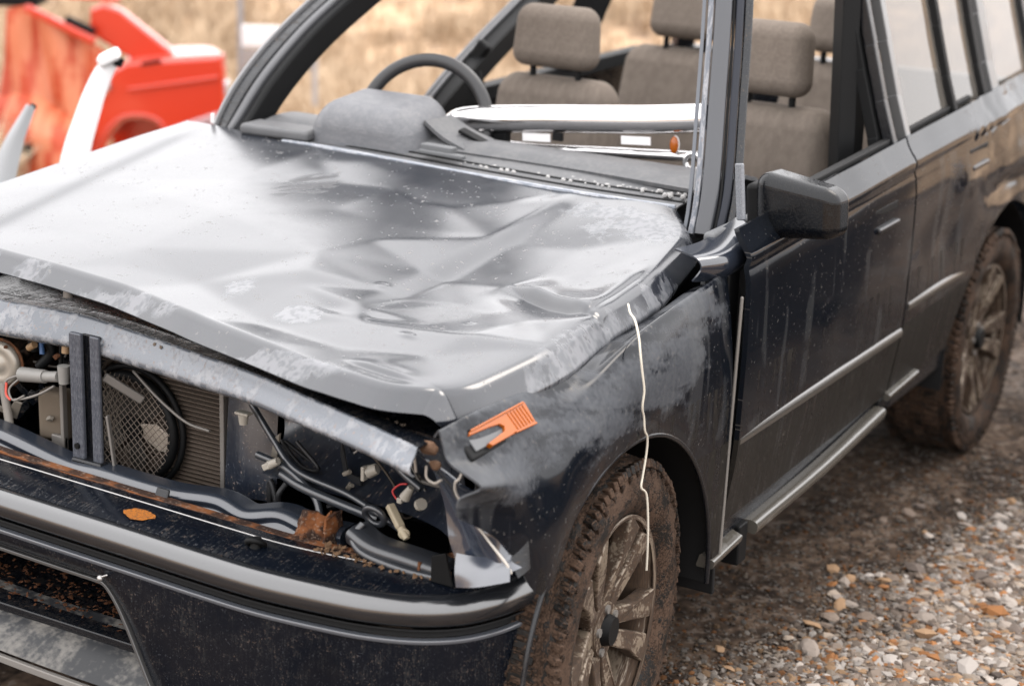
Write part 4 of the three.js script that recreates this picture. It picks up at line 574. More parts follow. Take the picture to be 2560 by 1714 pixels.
  // dirt and leaves in the corner of the shelf
  const r = rng(5), lit = []; for (let i = 0; i < 110; i++) { const x = lerp(0.43, 0.72, r()), z = lerp(0.385, 0.43, r()) - Math.max(0, x - 0.55) * 0.1; lit.push(at(rb(0.004 + r() * 0.012, 0.002, 0.003 + r() * 0.006, 0.001, 1), x, 0.600 + r() * 0.006, z + 0.02, r(), r() * 3, r())); }
  mesh('litter', lit, std({ color: rgb(0.11, 0.066, 0.038), roughness: 0.9 }), car).userData.kind = 'stuff';
  const lit2 = []; for (let i = 0; i < 1100; i++) { const x = lerp(-0.6, 0.15, r()), z = lerp(0.05, 0.47, r()); lit2.push(at(rb(0.003 + r() * 0.012, 0.002, 0.003 + r() * 0.006, 0.001, 1), x, 0.302 + r() * 0.02, z, r() - 0.5, r() * 3, r() - 0.5)); }
  mesh('litter', lit2, std({ map: RUST, color: rgb(0.75, 0.7, 0.65), roughness: 0.9 }), car, 'rusty leaf litter lying in the bumper opening').userData.kind = 'stuff';
  mesh('under_tray', [box(-0.2, 0.29, 0.28, 1.1, 0.02, 0.42, 0.004)], M.grime, car);
}
// ---- scuttle, dashboard and cabin ----
{
  // scuttle grille behind the bonnet
  const sc = [[-0.80, 1.095, -0.86], [-0.58, 1.098, -0.822], [-0.46, 1.10, -0.818], [0.05, 1.096, -0.782], [0.34, 1.094, -0.768], [0.60, 1.09, -0.79]];
  const o = (dy, dz) => sc.map(([x, y, z]) => [x, y + dy, z + dz]);
  mesh('scuttle_panel', patch([o(-0.03, 0.02), o(-0.006, 0.008), o(0.0, 0.0), o(0.004, -0.045), o(0.012, -0.09), o(0.018, -0.14)], 6, uvXZ, 0.004, true), M.dash, car);
  const seamP = [[0.026, -0.004], [0.055, 0.0], [0.085, 0.004]];
  for (const [dz, dy] of [[0.035, 0.008], [0.070, 0.013]]) mesh('scuttle_slot', sweep(roundProf([[-0.005, -0.004], [0.005, -0.004], [0.004, 0.002], [-0.004, 0.002]], 0.001), o(dy, -dz).slice(1), 1, true, true, 60), M.black, car);
  mesh('bonnet_rear_edge', sweep(roundProf([[-0.006, -0.004], [0.006, -0.004], [0.005, 0.004], [-0.005, 0.004]], 0.002), o(0.006, 0.016).slice(1), 1, true, true, 60), std({ map: PEEL[0], color: rgb(2.2, 2.2, 2.2), roughness: 0.5 }), car, 'pale rear edge of the bonnet');
  mesh('wiper_stub', [box(-0.11, 1.137, -0.845, 0.10, 0.018, 0.028, 0.004, 0, -0.08), box(-0.09, 1.127, -0.83, 0.14, 0.01, 0.02, 0.003, 0, -0.08)], M.plasticgrey, car); mesh('wiper_stub', [box(-0.42, 1.135, -0.89, 0.10, 0.014, 0.03, 0.004, 0, -0.1), cyl([-0.37, 1.13, -0.885], [-0.37, 1.15, -0.885], 0.011, 0.009)], M.black, car);
  const r = rng(9), chips = []; for (let i = 0; i < 70; i++) { const x = lerp(-0.1, 0.6, r()); chips.push(at(new THREE.IcosahedronGeometry(0.003 + r() * 0.005, 0), x, 1.106, -0.83 - r() * 0.04)); }
  mesh('broken_glass', chips, std({ color: rgb(0.28, 0.275, 0.27), roughness: 0.2 }), car).userData.kind = 'stuff';
  // dash top
  const dsh = part('dashboard', car);
  mesh('dash_top', patch([[-0.72, -0.4, -0.1, 0.25, 0.66].map((x) => [x, 1.112, -0.915 + 0.06 * x * x * 2 - (x < -0.3 ? 0.02 : 0)]), [-0.72, -0.4, -0.1, 0.25, 0.66].map((x) => [x, 1.128, -0.97]), [-0.72, -0.4, -0.1, 0.25, 0.66].map((x) => [x, 1.118, -1.08]), [-0.72, -0.4, -0.1, 0.25, 0.66].map((x) => [x, 1.06, -1.15]), [-0.72, -0.4, -0.1, 0.25, 0.66].map((x) => [x, 0.75, -1.16])], 6, uvXZ, 0.01, true), M.dash, dsh);
  mesh('dash_seam', [bar([-0.12, 1.1345, -0.99], [0.62, 1.1335, -0.99], 0.004, 0.004), bar([-0.10, 1.1335, -1.02], [0.62, 1.131, -1.03], 0.004, 0.004)], M.black, dsh);
  mesh('instrument_hood', [(() => { const g = new RoundedBoxGeometry(0.345, 0.19, 0.25, 7, 0.06), p = g.attributes.position; for (let i = 0; i < p.count; i++) { const x = p.getX(i), y = p.getY(i), z = p.getZ(i); if (y > 0) p.setX(i, x * (1 - 0.22 * y / 0.1)); p.setY(i, y + (y > 0 ? -0.18 * Math.max(0, z) : 0)); } g.computeVertexNormals(); return at(g, -0.372, 1.135, -0.97); })()], std({ map: DASH, color: rgb(1.45, 1.46, 1.5), roughness: 0.5 }), dsh);
  mesh('instrument_side', [patch([[[-0.215, 1.185, -0.94], [-0.205, 1.185, -1.06]], [[-0.15, 1.150, -0.93], [-0.14, 1.155, -1.06]], [[-0.08, 1.128, -0.92], [-0.07, 1.135, -1.06]]], 6, uvXZ, 0.01, true)], M.dash, dsh);
  mesh('vent', [box(-0.10, 1.147, -1.0, 0.08, 0.010, 0.03, 0.003, 0.1, 0, -0.35)], M.black, dsh);
  mesh('far_corner_trim', [box(-0.62, 1.12, -0.86, 0.22, 0.03, 0.10, 0.012, 0, 0.05)], M.dash, dsh);
  // steering wheel
  const sw = part('steering_wheel', car), cx = -0.318, cy = 1.137, cz = -1.10; sw.position.set(cx, cy, cz); sw.rotation.set(-0.35, 0.22, -0.10, 'YXZ');
  mesh('wheel_rim', [new THREE.TorusGeometry(0.182, 0.0185, 14, 72)], std({ color: rgb(0.02, 0.02, 0.021), roughness: 0.36 }), sw);
  mesh('spoke', [bar([-0.17, 0.03, 0], [-0.04, -0.02, 0.02], 0.022, 0.04, 0.008), bar([0.17, 0.03, 0], [0.04, -0.02, 0.02], 0.022, 0.04, 0.008), bar([0, -0.17, 0], [0, -0.04, 0.02], 0.022, 0.04, 0.008)], std({ color: rgb(0.05, 0.05, 0.052), roughness: 0.5 }), sw); mesh('boss', [at(rb(0.14, 0.12, 0.05, 0.03, 4), 0, -0.03, 0.02)], std({ color: rgb(0.05, 0.05, 0.052), roughness: 0.5 }), sw);
  // seats
  function seat(name, x, z, w, h, m, hm, hw, tilt, lab, hh = 0.185, hy = 1.335) {
    const s = part(name, car); if (lab) s.userData.label = lab; s.position.set(x, 0, z);
    const sh = (W, Hh, D, r, tx, bulge) => { const g = new RoundedBoxGeometry(W, Hh, D, 7, r), p = g.attributes.position; for (let i = 0; i < p.count; i++) { const yy = p.getY(i) / Hh + 0.5, xx = p.getX(i) / W * 2; p.setX(i, p.getX(i) * (1 - tx * yy * yy)); p.setZ(i, p.getZ(i) + (p.getZ(i) > 0 ? bulge * (1 - xx * xx) * Math.sin(Math.PI * clamp(yy)) : 0) + 0.006 * (fbm(p.getX(i) * 12 + x * 9, p.getY(i) * 12, 401, 2) - 0.5)); } g.computeVertexNormals(); return g; };
    mesh('backrest', [at(sh(w, h, 0.15, 0.065, 0.16, 0.02), 0, 1.212 - h / 2, 0, -tilt)], m, s);
    mesh('side_bolster', [at(sh(0.08, h * 0.72, 0.12, 0.038, 0.25, 0.01), -w / 2 + 0.025, 1.10 - h / 2, 0.055, -tilt, 0.25), at(sh(0.08, h * 0.72, 0.12, 0.038, 0.25, 0.01), w / 2 - 0.025, 1.10 - h / 2, 0.055, -tilt, -0.25)], m, s);
    mesh('cushion', [box(0, 0.66, 0.28, w, 0.16, 0.52, 0.06)], m, s);
    const hr = mesh('headrest', [at(sh(hw, hh, 0.105, 0.045, 0.10, 0.012), 0, hy, -0.02, -tilt * 0.6)], hm, s);
    mesh('post', [cyl([-hw * 0.28, 1.15, -0.01], [-hw * 0.28, 1.26, -0.02], 0.010), cyl([hw * 0.28, 1.15, -0.01], [hw * 0.28, 1.26, -0.02], 0.010)], M.black, hr);
  }
  seat('front_seat', -0.235, -1.68, 0.44, 0.60, M.cloth, M.cloth, 0.275, 0.16, 'driver seat behind the steering wheel', 0.185, 1.328);
  seat('front_seat', 0.460, -1.66, 0.45, 0.60, M.cloth, M.cloth, 0.235, 0.14, 'beige fabric front seat in full daylight', 0.205, 1.338);
  seat('rear_seat', -0.20, -2.52, 0.50, 0.55, M.cloth, M.cloth, 0.25, 0.2); seat('rear_seat', 0.345, -2.55, 0.46, 0.55, M.cloth, M.cloth, 0.24, 0.2);
  mesh('seat_belt', [patch([[[0.70, 1.60, -1.62], [0.715, 1.60, -1.66]], [[0.72, 1.2, -1.64], [0.735, 1.2, -1.69]], [[0.72, 0.8, -1.62], [0.735, 0.8, -1.67]]], 6, uvXY, 0.002, true)], M.rubber, car);
  mesh('seat_belt', [tube([[-0.60, 1.22, -1.85], [-0.57, 1.15, -1.82], [-0.565, 1.08, -1.80]], 0.006, 12, 6), box(-0.60, 1.225, -1.86, 0.05, 0.09, 0.03, 0.012, 0, 0, -0.6)], M.black, car);
  mesh('belt_rail', [bar([0.74, 1.05, -1.52], [0.70, 1.62, -1.56], 0.05, 0.06)], M.black, car);
}
// ---- chrome bull bar lying across the dashboard ----
{
  const bb = thing('bull_bar', 'shiny chrome bull bar tube lying loose across the cabin behind the dashboard', 'bull bar', [0, 0, 0]);
  mesh('main_tube', [tube([[0.505, 1.245, -1.162], [0.42, 1.233, -1.16], [0.30, 1.218, -1.155], [0.02, 1.188, -1.15], [-0.19, 1.160, -1.145], [-0.245, 1.136, -1.14], [-0.235, 1.10, -1.135], [-0.18, 1.088, -1.135]], 0.038, 90, 18)], M.chrome, bb);
  mesh('lower_tube', [tube([[-0.20, 1.118, -1.14], [-0.14, 1.105, -1.15], [-0.03, 1.10, -1.17], [0.20, 1.118, -1.17], [0.49, 1.142, -1.16]], 0.014, 60, 12), tube([[-0.16, 1.12, -1.12], [-0.08, 1.09, -1.13], [-0.03, 1.07, -1.13]], 0.012, 20, 10)], M.chrome, bb);
  mesh('rear_tube', [tube([[-0.10, 1.165, -1.26], [0.0, 1.192, -1.26], [0.15, 1.188, -1.26], [0.38, 1.222, -1.26], [0.50, 1.226, -1.26]], 0.011, 40, 12)], M.chrome, bb);
  mesh('mounting_tab', [box(0.02, 1.140, -1.13, 0.085, 0.022, 0.004, 0.001, 0, 0, 0.08), box(0.315, 1.168, -1.13, 0.085, 0.022, 0.004, 0.001, 0, 0, 0.08)], M.white, bb);
  mesh('clamp', [box(0.085, 1.15, -1.13, 0.03, 0.022, 0.01, 0.002), box(-0.10, 1.125, -1.15, 0.05, 0.05, 0.03, 0.01)], M.black, bb);
  mesh('ring_end', [at(new THREE.TorusGeometry(0.022, 0.008, 8, 24), 0.485, 1.135, -1.12)], M.chrome, bb);
  const l = thing('loose_lamp', 'small oval orange side lamp hanging under the chrome bull bar', 'lamp', [0.42, 1.168, -1.14]);
  mesh('lens', [(() => { const g = new THREE.SphereGeometry(0.02, 16, 12); g.scale(0.6, 1.15, 0.4); return g; })()], M.amber, l); mesh('base', [(() => { const g = new THREE.SphereGeometry(0.02, 12, 10); g.scale(0.65, 1.2, 0.25); g.translate(0, 0, -0.006); return g; })()], M.white, l);
}
// ---- string dangling from the bonnet edge ----
{
  const s = thing('string', 'thin pale string hanging from the bonnet edge over the front tyre', 'string');
  mesh('strand', [tube([[0.80, 1.035, -0.13], [0.825, 1.03, -0.09], [0.858, 1.03, -0.045], [0.884, 1.008, -0.012], [0.898, 0.975, 0.004], [0.904, 0.94, 0.004], [0.908, 0.905, 0.000], [0.907, 0.87, 0.002], [0.905, 0.845, -0.012], [0.906, 0.815, -0.018], [0.905, 0.795, -0.034], [0.903, 0.76, -0.038], [0.905, 0.715, -0.022], [0.908, 0.695, -0.012], [0.912, 0.675, -0.03], [0.915, 0.62, -0.038], [0.915, 0.56, -0.044], [0.912, 0.50, -0.052]], 0.0024, 160, 6)], std({ color: rgb(0.48, 0.44, 0.37), roughness: 0.9 }), s);
}
// ---- wheels ----
const TR = 0.372, TW = 0.125, RR = 0.243;
function makeWheel(seed) {
  const w = new THREE.Group(); w.name = 'wheel';
  const prof = [[RR - 0.004, 0.085], [RR + 0.012, 0.104], [0.285, 0.120], [0.315, 0.122], [0.338, 0.116], [0.352, 0.105], [0.360, 0.085], [0.3635, 0.05], [0.364, 0], [0.3635, -0.05], [0.360, -0.085], [0.352, -0.105], [0.338, -0.116], [0.30, -0.122], [RR, -0.09]];
  const lg = new THREE.LatheGeometry(new THREE.CatmullRomCurve3(prof.map(([r, a]) => V(r, a, 0))).getPoints(60).map((p) => new THREE.Vector2(p.x, p.y)), 180);
  { const p = lg.attributes.position; for (let i = 0; i < p.count; i++) { const x = p.getX(i), y = p.getY(i), z = p.getZ(i), r = Math.hypot(x, z), a = Math.atan2(z, x); const n = 0.013 * (fbm(Math.cos(a) * 11 + 20, Math.sin(a) * 9 + 20 + y * 30, 501 + seed, 4) - 0.35) * (r > 0.33 ? 1 : 0.4); p.setX(i, x * (1 + n / r)); p.setZ(i, z * (1 + n / r)); p.setY(i, y + n * Math.sign(y) * 0.8); } lg.computeVertexNormals(); }
  const lugs = [], r = rng(40 + seed), N = 96;
  for (let i = 0; i < N; i++) for (const [row, ax, L, wd] of [[0, 0.098, 0.046, 0.0150], [1, 0.048, 0.044, 0.0150], [2, 0.0, 0.040, 0.0150], [3, -0.048, 0.044, 0.0150], [4, -0.098, 0.046, 0.0150]]) {
    const a = (i + (row % 2) * 0.5 + (r() - 0.5) * 0.10) / N * Math.PI * 2, R0 = (Math.abs(ax) > 0.08 ? 0.3505 : 0.3590) + (r() - 0.5) * 0.005;
    const g = rb(wd + (r() - 0.5) * 0.005, L + (r() - 0.5) * 0.006, 0.020, 0.003, 1); g.rotateZ(0); g.rotateX(Math.abs(ax) > 0.08 ? Math.sign(ax) * 0.38 : 0); // local: x tangential, y axial, z radial
    g.rotateZ((row - 2) * 0.14 + (r() - 0.5) * 0.1);
    const m = new THREE.Matrix4().makeBasis(V(-Math.sin(a), 0, Math.cos(a)), V(0, 1, 0), V(Math.cos(a), 0, Math.sin(a)).negate().negate()); m.setPosition(Math.cos(a) * R0, ax, Math.sin(a) * R0);
    const s = new THREE.Matrix4().makeBasis(V(Math.sin(a), 0, -Math.cos(a)), V(0, 1, 0), V(Math.cos(a), 0, Math.sin(a))); s.setPosition(Math.cos(a) * R0, ax, Math.sin(a) * R0); g.applyMatrix4(s);
    const u = g.attributes.uv; for (let k = 0; k < u.count; k++) u.setXY(k, a * 0.9 + u.getX(k) * 0.05, ax * 3 + u.getY(k) * 0.05); lugs.push(g);
    if (Math.abs(ax) > 0.08 && i % 2) { const q = rb(0.014, 0.008, 0.024, 0.003, 1); const s2 = s.clone(); s2.setPosition(Math.cos(a) * 0.335, Math.sign(ax) * 0.117, Math.sin(a) * 0.335); q.rotateX(Math.sign(ax) * -0.3); q.applyMatrix4(s2); lugs.push(q); }
  }
  { const u = lg.attributes.uv; for (let k = 0; k < u.count; k++) u.setXY(k, u.getX(k) * 5, u.getY(k) * 1.5); }
  const toX = (g) => { g.rotateZ(-Math.PI / 2); return g; };
  mesh('tyre', toX(merge([lg, ...lugs])), M.tyre, w);
  const rim = mesh('rim', [toX(new THREE.LatheGeometry([[RR - 0.006, 0.100], [RR + 0.004, 0.104], [RR + 0.004, 0.094], [RR - 0.012, 0.088], [RR - 0.022, 0.06], [RR - 0.03, -0.08], [RR, -0.10]].map((p) => new THREE.Vector2(...p)), 90)),
    ...(() => { const s = []; for (let k = 0; k < 5; k++) for (const d of [-1, 1]) { const a = k / 5 * Math.PI * 2 + 0.28 * 1, g = new THREE.ExtrudeGeometry(new THREE.Shape([[0.03, d * 0.003], [0.10, d * 0.010], [0.222, d * 0.022], [0.230, d * 0.080], [0.15, d * 0.050], [0.06, d * 0.036]].map((p) => new THREE.Vector2(...p))), { depth: 0.022, bevelEnabled: true, bevelSize: 0.004, bevelThickness: 0.006, bevelSegments: 3 }); const p = g.attributes.position; for (let i = 0; i < p.count; i++) { const rr = Math.hypot(p.getX(i), p.getY(i)); p.setZ(i, p.getZ(i) + 0.045 + 0.030 * sst(0.05, 0.22, rr)); } g.computeVertexNormals(); g.rotateZ(a); const u = g.attributes.uv; for (let i = 0; i < u.count; i++) u.setXY(i, u.getX(i) * 2 + k * 0.17, u.getY(i) * 2); g.rotateY(Math.PI / 2); s.push(g); } return s; })(),
    at(new THREE.CylinderGeometry(0.058, 0.066, 0.03, 30), 0.068, 0, 0, 0, 0, -Math.PI / 2)], M.alloy, w);
  mesh('hub_cap', [at(new THREE.CylinderGeometry(0.030, 0.036, 0.022, 26), 0.090, 0, 0, 0, 0, -Math.PI / 2)], M.black, rim);
  mesh('lug_nut', [0, 1, 2, 3, 4].map((k) => at(new THREE.CylinderGeometry(0.010, 0.011, 0.022, 6), 0.078, Math.sin(k * 1.2566 + 0.9) * 0.048, Math.cos(k * 1.2566 + 0.9) * 0.048, 0, 0, -Math.PI / 2)), M.dullmetal, rim);
  mesh('brake_disc', [at(new THREE.CylinderGeometry(0.145, 0.145, 0.02, 40), 0.0, 0, 0, 0, 0, Math.PI / 2), at(rb(0.07, 0.12, 0.10, 0.02), 0.0, 0.06, 0.12)], std({ color: rgb(0.018, 0.014, 0.012), roughness: 0.7 }), w);
  return w;
}
{
  const w = makeWheel(1); w.position.set(0.765, 0.365, 0.0); w.rotation.set(1.9, 0.10, 0, 'YXZ'); car.add(w);
  const w2 = makeWheel(2); w2.position.set(0.775, 0.365, -2.63); w2.rotation.set(0.8, 0, 0, 'YXZ'); car.add(w2);
  const w3 = w.clone(); w3.position.set(-0.80, 0.365, 0.0); w3.rotation.set(0.4, Math.PI + 0.1, 0, 'YXZ'); car.add(w3); const w4 = w2.clone(); w4.position.set(-0.80, 0.365, -2.63); w4.rotation.set(0.2, Math.PI, 0, 'YXZ'); car.add(w4);
  // wheel housings
  const house = (z, n) => { const r = []; for (let k = 0; k <= 14; k++) { const a = lerp(-0.1, Math.PI + (z > -1 ? -0.72 : 0.1), k / 14); r.push([0.70, 0.76, 0.82, 0.885].map((x) => [x, 0.36 + Math.sin(a) * 0.455, z - Math.cos(a) * 0.455])); } mesh('wheel_housing', patch(r, 2, uvZYm, 0.004, false), M.rubber, car); mesh('housing_wall', [box(0.60, 0.6, z - 0.12, 0.02, 0.6, 0.66)], M.black, car); };
  house(0); house(-2.63);
  mesh('axle', [cyl([-0.7, 0.36, 0], [0.7, 0.36, 0], 0.04), cyl([-0.7, 0.36, -2.63], [0.7, 0.36, -2.63], 0.05)], M.black, car); mesh('underbody', [box(0, 0.34, -1.7, 0.9, 0.10, 2.9)], M.black, car);
}
// =====================================================================
//  SURROUNDINGS
// =====================================================================
// yard level round the car; behind it the grass falls into a dip and climbs a long slope
function groundY(x, z) {
  const d = Math.hypot(x * 0.55 - 0.0, z + 0.5), q = (-z * 0.80 - x * 0.55); // distance away from the lens, roughly
  let y = 0;
  y -= 1.0 * sst(4.5, 10.5, q);
  y += 0.13 * Math.max(0, q - 15);
  const near = 1 - sst(4, 7, q);
  y += 0.018 * (fbm(x * 2.5 + 50, z * 2.5 + 50, 601, 3) - 0.5) + 0.010 * (fbm(x * 14 + 50, z * 14 + 50, 603, 3) - 0.5) + 0.25 * (1 - near) * (fbm(x * 0.7 + 50, z * 0.7 + 50, 605, 3) - 0.5);
  return y;
}
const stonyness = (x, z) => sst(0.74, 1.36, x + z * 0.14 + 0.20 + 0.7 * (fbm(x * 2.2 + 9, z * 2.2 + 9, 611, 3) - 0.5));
{
  const mk = (x0, x1, z0, z1, nx, nz, dy) => { const P = []; for (let j = 0; j <= nz; j++) for (let i = 0; i <= nx; i++) { const x = lerp(x0, x1, i / nx), z = lerp(z0, z1, j / nz); P.push(V(x, groundY(x, z) + dy, z)); } return gridGeo(P, nx + 1, nz + 1, (p) => [p.x / 4, p.z / 4], true); };
  const [c, r] = two(1024, 1024, (u, v) => {
    const P = 4, f = fbm(u * P * 40, v * P * 40, 621, 4, P * 40), m = fbm(u * P * 8, v * P * 8, 623, 4, P * 8), b = fbm(u * P * 2, v * P * 2, 625, 3, P * 2);
    let col = mix3([0.013, 0.0082, 0.0055], [0.085, 0.057, 0.039], clamp(sst(0.32, 0.68, m * 0.4 + f * 0.45 + b * 0.15)));
    const sp = sst(0.64, 0.70, f); col = mix3(col, [0.13, 0.11, 0.095], sp * 0.5); return [col, lerp(0.95, 0.75, sst(0.5, 0.6, b))];
  })(true);
  const gm = std({ map: c, roughnessMap: r, roughness: 1, bumpMap: c, bumpScale: 0.012 });
  const g = mesh('ground', mk(-5, 6, -7.2, 3, 330, 300, 0), gm, scene); g.userData = { kind: 'structure' };
  const [c2, r2] = two(1024, 1024, (u, v) => {
    const P = 4, f = fbm(u * P * 30, v * P * 50, 631, 4, P * 30 ), m = fbm(u * P * 5, v * P * 5, 633, 4, P * 5), b = fbm(u * P * 1, v * P * 1, 635, 3, P * 1);
    let col = mix3([0.15, 0.098, 0.064], [0.46, 0.325, 0.21], sst(0.36, 0.62, m * 0.6 + f * 0.25 + b * 0.15)); return [col, 0.95];
  })(true);
  for (const t of [c2, r2]) t.repeat.set(0.8, 0.8);
  const hs = std({ map: c2, roughness: 1 });
  const far = []; { const nx = 150, nz = 150, P = []; for (let j = 0; j <= nz; j++) for (let i = 0; i <= nx; i++) { const x = lerp(-70, 60, i / nx), z = lerp(40, -90, j / nz); const inside = x > -4.9 && x < 5.9 && z < 2.9 && z > -7.1; P.push(V(x, groundY(x, z) - (inside ? 0.15 : 0.012), z)); } far.push(gridGeo(P, nx + 1, nz + 1, (p) => [p.x / 4, p.z / 4], true)); }
  const h = mesh('hillside', far[0], hs, scene); h.userData = { kind: 'structure' };
  // ---- stones ----
  const R = rng(4242), shapes = [];
  for (let k = 0; k < 7; k++) { const q = mergeVertices((() => { const t = new THREE.IcosahedronGeometry(0.5, k === 3 ? 1 : 0); t.deleteAttribute('uv'); t.deleteAttribute('normal'); return t; })(), 1e-4), p = q.attributes.position; for (let i = 0; i < p.count; i++) { const s = 0.50 + 1.0 * fbm(p.getX(i) * 2.2 + k * 7 + 30, p.getY(i) * 2.2 + p.getZ(i) * 1.7 + 30, 641 + k, 2); p.setXYZ(i, p.getX(i) * s * (1.0 + 0.35 * ((k * 37) % 5) / 5), p.getY(i) * s * 0.5, p.getZ(i) * s); } const f = q.toNonIndexed(); f.computeVertexNormals(); shapes.push(f); }
  const tones = [[0.24, 0.195, 0.155], [0.28, 0.245, 0.215], [0.15, 0.118, 0.095], [0.22, 0.14, 0.082], [0.21, 0.095, 0.038], [0.10, 0.08, 0.068], [0.28, 0.252, 0.228], [0.13, 0.10, 0.08], [0.20, 0.168, 0.143]];
  const grain = tex(128, 128, (u, v) => 0.65 + 0.45 * fbm(u * 16, v * 16, 651, 4, 16), false);
  const sm = tones.map((t) => std({ color: rgb(...t), roughness: 0.85 }));
  const place = (o, x, z, s) => { o.position.set(x, groundY(x, z) + s * 0.12, z); o.rotation.set((R() - 0.5) * 0.7, R() * 6.3, (R() - 0.5) * 0.7); o.scale.set(s, s * (0.7 + R() * 0.6), s * (0.6 + R() * 0.5)); };
  // stones big enough to tell apart
  let n = 0; const inView = (x, z) => x > 0.85 + Math.max(0, (-z - 3.3)) * 0.3;
  const big = (x, z, s, t) => { const o = new THREE.Mesh(shapes[n % 7], sm[t ?? Math.floor(R() * 9)]); o.name = 'stone'; o.castShadow = o.receiveShadow = true; place(o, x, z, s); g.add(o); n++; return o; };
  big(1.50, -1.72, 0.10, 1); big(1.06, -1.50, 0.07, 5); big(1.36, -0.98, 0.075, 6); big(1.0, -0.85, 0.07, 8); big(1.22, -1.1, 0.085, 3); big(1.32, -1.35, 0.08, 4);
  while (n < 296) { const z = lerp(-2.2, -0.42, R()), x = lerp(0.80, 1.56 + 0.27 * (z + 1), R()); if (R() > stonyness(x, z) + 0.04) continue; big(x, z, 0.024 + 0.040 * R() * R()); }
  // small gravel
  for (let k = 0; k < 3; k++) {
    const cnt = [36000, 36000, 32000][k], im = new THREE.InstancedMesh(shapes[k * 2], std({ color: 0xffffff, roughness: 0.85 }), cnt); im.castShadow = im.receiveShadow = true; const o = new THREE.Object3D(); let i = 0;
    while (i < cnt) { const x = lerp(0.6, 2.5, R()), z = R() < 0.75 ? lerp(-2.6, 0.1, R()) : lerp(-6.5, -2.6, R()); const st = stonyness(x, z); if (R() > st * 0.95 + 0.26) continue; const s = (0.010 + 0.030 * R() * R()) * (0.5 + 0.6 * st); place(o, x, z, s); o.updateMatrix(); im.setMatrixAt(i, o.matrix); const t = tones[Math.floor(R() * 9)], q = (0.55 + 0.7 * R()) * lerp(0.30, 1, st); im.setColorAt(i, rgb(t[0] * q, t[1] * q, t[2] * q)); i++; }  // chips tinted darker towards the car: wet mud, plus shade put into the colour
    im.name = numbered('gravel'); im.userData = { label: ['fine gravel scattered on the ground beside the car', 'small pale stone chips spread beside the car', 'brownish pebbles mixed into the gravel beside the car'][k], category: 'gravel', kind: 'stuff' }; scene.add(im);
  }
  // ---- dry grass on the slope (flattened where the red wreck was dragged in) ----
  const trampled = (x, z) => { const t = clamp((-3.6 - z) / 4.6), cx = lerp(-3.2, -6.2, t); return z < -2.0 && z > -9.2 && Math.abs(x - cx) < 1.6; };
  const bl = []; { const r = rng(8); for (let k = 0; k < 9; k++) { const a = r() * 6.28, h = 0.16 + r() * 0.2, lean = 0.06 + r() * 0.16, w = 0.006 + r() * 0.006; const P = []; for (let j = 0; j <= 3; j++) { const t = j / 3, cx = Math.cos(a) * (0.02 + lean * t * t), cz = Math.sin(a) * (0.02 + lean * t * t), ww = w * (1 - t * 0.9); P.push(V(cx - Math.sin(a) * ww, h * t, cz + Math.cos(a) * ww), V(cx + Math.sin(a) * ww, h * t, cz - Math.cos(a) * ww)); } bl.push(gridGeo(P, 2, 4, uvXY)); } }
  const gg = merge(bl), cnt = 26000, im = new THREE.InstancedMesh(gg, std({ color: 0xffffff, roughness: 0.9, side: THREE.DoubleSide }), cnt), o = new THREE.Object3D(); let i = 0; im.castShadow = im.receiveShadow = true;
  while (i < cnt) { const q = lerp(4.6, 30, Math.pow(R(), 1.5)), s = lerp(-0.62, 0.42, R()) * q; const x = -0.50 * q * 1.12 + s * 0.87 + 0.6, z = -0.87 * q * 0.9 + 0.9 - s * 0.5 - 0.8; if (z > -4 && x > -2.6) continue; if (trampled(x, z)) continue; const cl = fbm(x * 0.6 + 70, z * 0.6 + 70, 661, 3); if (R() > sst(0.35, 0.6, cl) + 0.12) continue; const sc = 0.6 + R() * 0.9; o.position.set(x, groundY(x, z) - 0.02, z); o.rotation.set(0, R() * 6.3, 0); o.scale.set(sc, sc * (0.6 + R() * 0.6), sc); o.updateMatrix(); im.setMatrixAt(i, o.matrix); const t = R(); im.setColorAt(i, rgb(lerp(0.32, 0.52, t), lerp(0.23, 0.40, t), lerp(0.15, 0.28, t))); i++; }
  im.name = 'dry_grass'; im.userData = { label: 'dry straw coloured grass covering the slope behind the car', category: 'grass', kind: 'stuff' }; scene.add(im);
}
// ---- things at the edge of the yard, turned to face it ----
const faceYaw = 0.5126;
